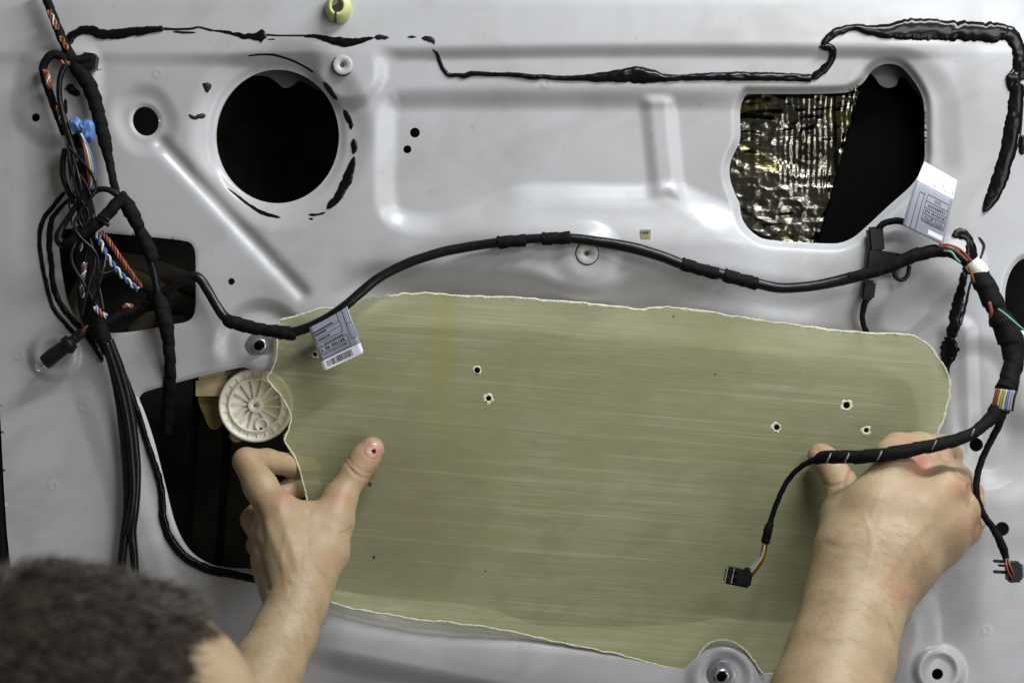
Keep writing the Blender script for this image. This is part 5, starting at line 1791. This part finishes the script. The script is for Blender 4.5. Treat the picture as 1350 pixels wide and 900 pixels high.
# right: thumb fold, web fold, knuckles, tendons
crease_line(hr, [(1086, 636), (1094, 640), (1104, 637), (1112, 632)], 0.7, 2.0, 0.45)
crease_line(hr, [(1124, 618), (1116, 626), (1112, 640)], 0.8, 2.5, 0.35)
crease_line(hr, [(1240, 600), (1250, 612), (1262, 626), (1270, 634)], 0.9, 3.0, 0.35)
crease_line(hr, [(1276, 640), (1279, 655), (1277, 668)], 1.2, 3.0, 0.45)
crease_line(hr, [(1090, 716), (1110, 722), (1140, 720)], 0.4, 5, 0.05)
for (u, v, r, a, rd) in ((1192, 585, 16, 0.4, 0.35), (1262, 642, 15, 1.0, 0.45), (1280, 690, 18, 1.0, 0.38), (1213, 610, 16, 0.2, 0.75), (1188, 648, 8, 0.2, 0.4), (1252, 600, 12, 0, 0.45), (1084, 603, 14, 0, 0.45), (1118, 625, 10, 0, 0.3), (1190, 782, 14, 0.5, 0.55), (1180, 757, 20, 0, 0.25), (1150, 690, 40, 0, 0.08)):
    bulge(hr, u, v, r, a, rd)
for pts in ([(1182, 628), (1165, 680), (1145, 750)], [(1245, 650), (1205, 705), (1165, 765)], [(1270, 675), (1225, 720), (1180, 770)]):
    idx = np.where(hr & front)[0]
    V_[idx] += nor[idx] * (np.exp(-(polyd(fu[idx], fv[idx], pts) / 9.0) ** 2) * 0.45 * MM)[:, None]
for v, c in zip(bm.verts, V_):
    v.co = c
# scalp faces
hq = (V_ - HC) @ HM.T


def hair_mask(q):
    f, l, u = q[..., 0], q[..., 1], q[..., 2]
    wav = 0.003 * np.sin(l * 160) + 0.002 * np.sin(u * 230 + l * 90)
    line = 0.047 + wav - 0.24 * np.abs(l) - 0.9 * np.clip(0.02 - u, 0, 0.05)
    low = -0.062 - 0.30 * f
    nearhead = (np.abs(f) < 0.15) & (np.abs(l) < 0.082) & (u < 0.16)
    ear_ = (np.abs(l) > 0.070) & (np.abs(f + 0.005) < 0.022) & (np.abs(u + 0.015) < 0.045)
    return nearhead & (f < line) & (u > low) & ~ear_


pers = thing('person', 'person with cropped dark hair reaching up with both bare arms to hold the sheet', 'person', (-0.25, -0.56, -0.90))
me = bpy.data.meshes.new('body')
for f in bm.faces:
    f.smooth = True
bm.to_mesh(me)
bm.free()
me.materials.append(M['skin'])
me.materials.append(M['scalp'])
body = bpy.data.objects.new('body', me)
col.objects.link(body)
body.parent = pers
body.matrix_parent_inverse = pers.matrix_world.inverted()
for nm, arr in (('red', red), ('crease', crease)):
    a = me.attributes.new(nm, 'FLOAT', 'POINT')
    a.data.foreach_set('value', arr.astype(np.float32))
pc = np.zeros(len(me.polygons) * 3)
me.polygons.foreach_get('center', pc)
pc = pc.reshape(-1, 3)
mi = hair_mask((pc - HC) @ HM.T).astype(np.int32)
me.polygons.foreach_set('material_index', mi)

# cropped hair: short tapered blades growing from the scalp
tri_c = pc[mi == 1]
ar = np.zeros(len(me.polygons))
me.polygons.foreach_get('area', ar)
nr_ = np.zeros(len(me.polygons) * 3)
me.polygons.foreach_get('normal', nr_)
nr_ = nr_.reshape(-1, 3)[mi == 1]
pa = ar[mi == 1]
NH = 42000
pick = rng.choice(len(tri_c), NH, p=pa / pa.sum())
base = tri_c[pick] + rng.normal(0, 0.0011, (NH, 3))
nn = nr_[pick]
qh = (base - HC) @ HM.T
fade = np.clip(0.4 + (qh[:, 2] + 0.02) / 0.08, 0.25, 1.0)
ln = (0.0095 + rng.normal(0, 0.002, NH)) * fade
cl_ = np.stack([vnoise(base[:, 0] * 150, base[:, 2] * 150 + base[:, 1] * 90, 200 + a) - 0.5 for a in range(3)], -1)
dirn = 0.75 * nn + 0.75 * Fx - 0.25 * Up + 0.75 * cl_ + rng.normal(0, 0.16, (NH, 3))
dirn /= np.linalg.norm(dirn, axis=1)[:, None]
side = np.cross(dirn, rng.normal(0, 1, (NH, 3)))
side /= np.linalg.norm(side, axis=1)[:, None]
bend = 0.4 * Fx + rng.normal(0, 0.25, (NH, 3)) - 0.15 * Up
wd = 0.00017
p0, p1 = base - nn * 0.0006, base + dirn * (ln * 0.55)[:, None]
p2 = p1 + (dirn + bend * 0.5) * (ln * 0.45)[:, None]
HV = np.stack([p0 - side * wd, p0 + side * wd, p1 + side * wd * 0.8, p1 - side * wd * 0.8, p2], 1).reshape(-1, 3)
k = np.arange(NH)[:, None] * 5
HF = np.concatenate([(k + np.array([[0, 1, 2, 3]])).tolist(), (k + np.array([[3, 2, 4]])).tolist()]) if False else None
hf = (k + np.array([[0, 1, 2, 3]])).tolist() + (k + np.array([[3, 2, 4]])).tolist()
hair = mesh_obj('hair', HV, hf, M['hair'], pers)

# eyebrow and eyes on the turned-away face
eb = []
for sgn in (-1, 1):
    mb = MB()
    for i in range(260):
        t = random.random()
        f, l, u = 0.0935 - 0.020 * t * t, sgn * (0.012 + 0.040 * t), 0.013 + 0.008 * math.sin(t * 2.6) + random.gauss(0, 0.0022)
        p = hp(f + 0.001, l, u)
        d = (0.25 * Fx + sgn * Lf * 0.9 + Up * random.uniform(-0.1, 0.5)) * random.uniform(0.005, 0.009)
        s_ = Up * 0.00022
        mb.add([p - s_, p + s_, p + d + 0.0025 * Fx], [(0, 1, 2)])
    mb.build('eyebrow', M['hair'], pers)
    V2, F2 = [], []
    bm2 = bmesh.new()
    bmesh.ops.create_uvsphere(bm2, u_segments=16, v_segments=10, radius=0.0115)
    c = hp(0.078, sgn * 0.031, -0.006)
    V2 = [tuple(Vector(c) + q.co) for q in bm2.verts]
    bm2.verts.index_update()
    F2 = [tuple(x.index for x in f.verts) for f in bm2.faces]
    bm2.free()
    mesh_obj('eye', V2, F2, M['tag_white'], pers)

# fine hair on the forearms
mb = MB()
pn = np.zeros(len(me.vertices) * 3)
me.vertices.foreach_get('normal', pn)
pn = pn.reshape(-1, 3)
fu2, fv2 = pix_of(V_)
for msk, cnt, axis in (((hl & (fv2 > 745) & (fu2 < 445)), 1600, np.array([-0.2, -0.2, 0.5])), ((hr & (fv2 > 690)), 3600, np.array([0.55, -0.1, -0.25]))):
    ids = np.where(msk)[0]
    ids = rng.choice(ids, cnt)
    for i in ids:
        p, nrm = V_[i], pn[i]
        tdir = axis + rng.normal(0, 0.13, 3)
        tdir -= nrm * tdir.dot(nrm)
        tdir /= np.linalg.norm(tdir) + 1e-9
        L = rng.uniform(0.004, 0.011)
        s_ = np.cross(nrm, tdir) * 0.000045
        p1 = p + tdir * L * 0.5 + nrm * L * 0.18
        p2 = p + tdir * L + nrm * L * 0.10
        mb.add([p - s_, p + s_, p1 + s_ * 0.8, p1 - s_ * 0.8, p2], [(0, 1, 2, 3), (3, 2, 4)])
mb.build('arm_hair', M['armhair'], pers)


# fingernails laid on the thumbs
def ray_surf(u, v, groups):
    """first hit of the camera ray through a pixel with the hand"""
    o = np.array([0, -D, 0])
    d = W(u, v, 0) - o
    L = np.linalg.norm(d)
    d = d / L
    t = D - 0.13
    for _ in range(80):
        s_ = fbody((o + d * t)[None], None, groups)[0]
        if s_ < 0.00005:
            return o + d * t
        t += max(s_ * 0.8, 0.00005)
        if t > L + 0.02:
            return None
    return o + d * t


m_, nt_, b_ = new_mat('fingernail')
nn_ = noise(nt_, coords(nt_), 300, 2)
nt_.links.new(ramp(nt_, nn_, [(0.3, (0.42, 0.225, 0.18)), (0.7, (0.47, 0.27, 0.215))]), b_.inputs['Base Color'])
b_.inputs['Roughness'].default_value = 0.3
M['nail'] = m_
M['bruise'] = simple('dark_red_spot', (0.10, 0.010, 0.012), 0.35, bmp=0)


def nail(c, ax, lu, lw, groups):
    ax = np.array(ax, float)
    ax /= np.linalg.norm(ax)
    pe_ = np.array([-ax[1], ax[0]])
    V2, F2 = [], []
    n, m = 26, 18
    for i in range(n + 1):
        for j in range(m + 1):
            a, b = -1 + 2 * i / n, -1 + 2 * j / m
            # superellipse outline
            wl = (1 - abs(a) ** 2.6) ** (1 / 2.3) if abs(a) < 1 else 0
            u, v = c[0] + ax[0] * a * lu + pe_[0] * b * wl * lw, c[1] + ax[1] * a * lu + pe_[1] * b * wl * lw
            p = ray_surf(u, v, groups)
            if p is None:
                p = W(u, v, 20)
            p = p + np.array([0, -0.00005 - 0.0006 * (1 - b ** 4) * (1 - a ** 4), 0])
            V2.append(p)
    for i in range(n):
        for j in range(m):
            q = i * (m + 1) + j
            F2.append((q, q + m + 1, q + m + 2, q + 1))
    return mesh_obj('thumbnail', V2, F2, M['nail'], pers)


nl_ = nail((492.5, 591.5), (0.50, -0.86), 12.5, 11.5, Lg)
p_ = ray_surf(492.5, 594.5, Lg)
V2, F2 = [], []
for rr_, dy in ((3.5, 0.0), (2.4, 0.00025), (0.8, 0.0003)):
    for kk in range(12):
        a = 2 * math.pi * kk / 12
        r2 = rr_ * (1 + 0.18 * math.sin(2 * a + 0.6))
        V2.append(p_ + np.array([px(r2) * math.cos(a), -0.00095 - dy, px(r2) * math.sin(a)]))
for i in range(2):
    for kk in range(12):
        F2.append((i * 12 + kk, i * 12 + (kk + 1) % 12, (i + 1) * 12 + (kk + 1) % 12, (i + 1) * 12 + kk))
F2.append(tuple(range(24, 36)))
o = mesh_obj('blood_spot', V2, F2, M['bruise'])
o.parent = nl_
nail((1074.5, 601), (-0.62, -0.55), 9.5, 7.5, Rg)

# shirt on the trunk and upper arms, below the picture
half_arms = [w3([(Rsh, 0.058), (Rsh * 0.6 + Rel * 0.4, 0.056)], 0.01, 0.02), w3([(Lsh, 0.058), (Lsh * 0.6 + Lel * 0.4, 0.056)], 0.01, 0.02)]
sV, sF = implicit(TORSO[1:] + half_arms, (-0.58, -0.74, -0.95), (0.12, -0.30, -0.28), 0.006, offset=0.006)
shirt = mesh_obj('shirt', sV, sF, M['shirt'], pers)
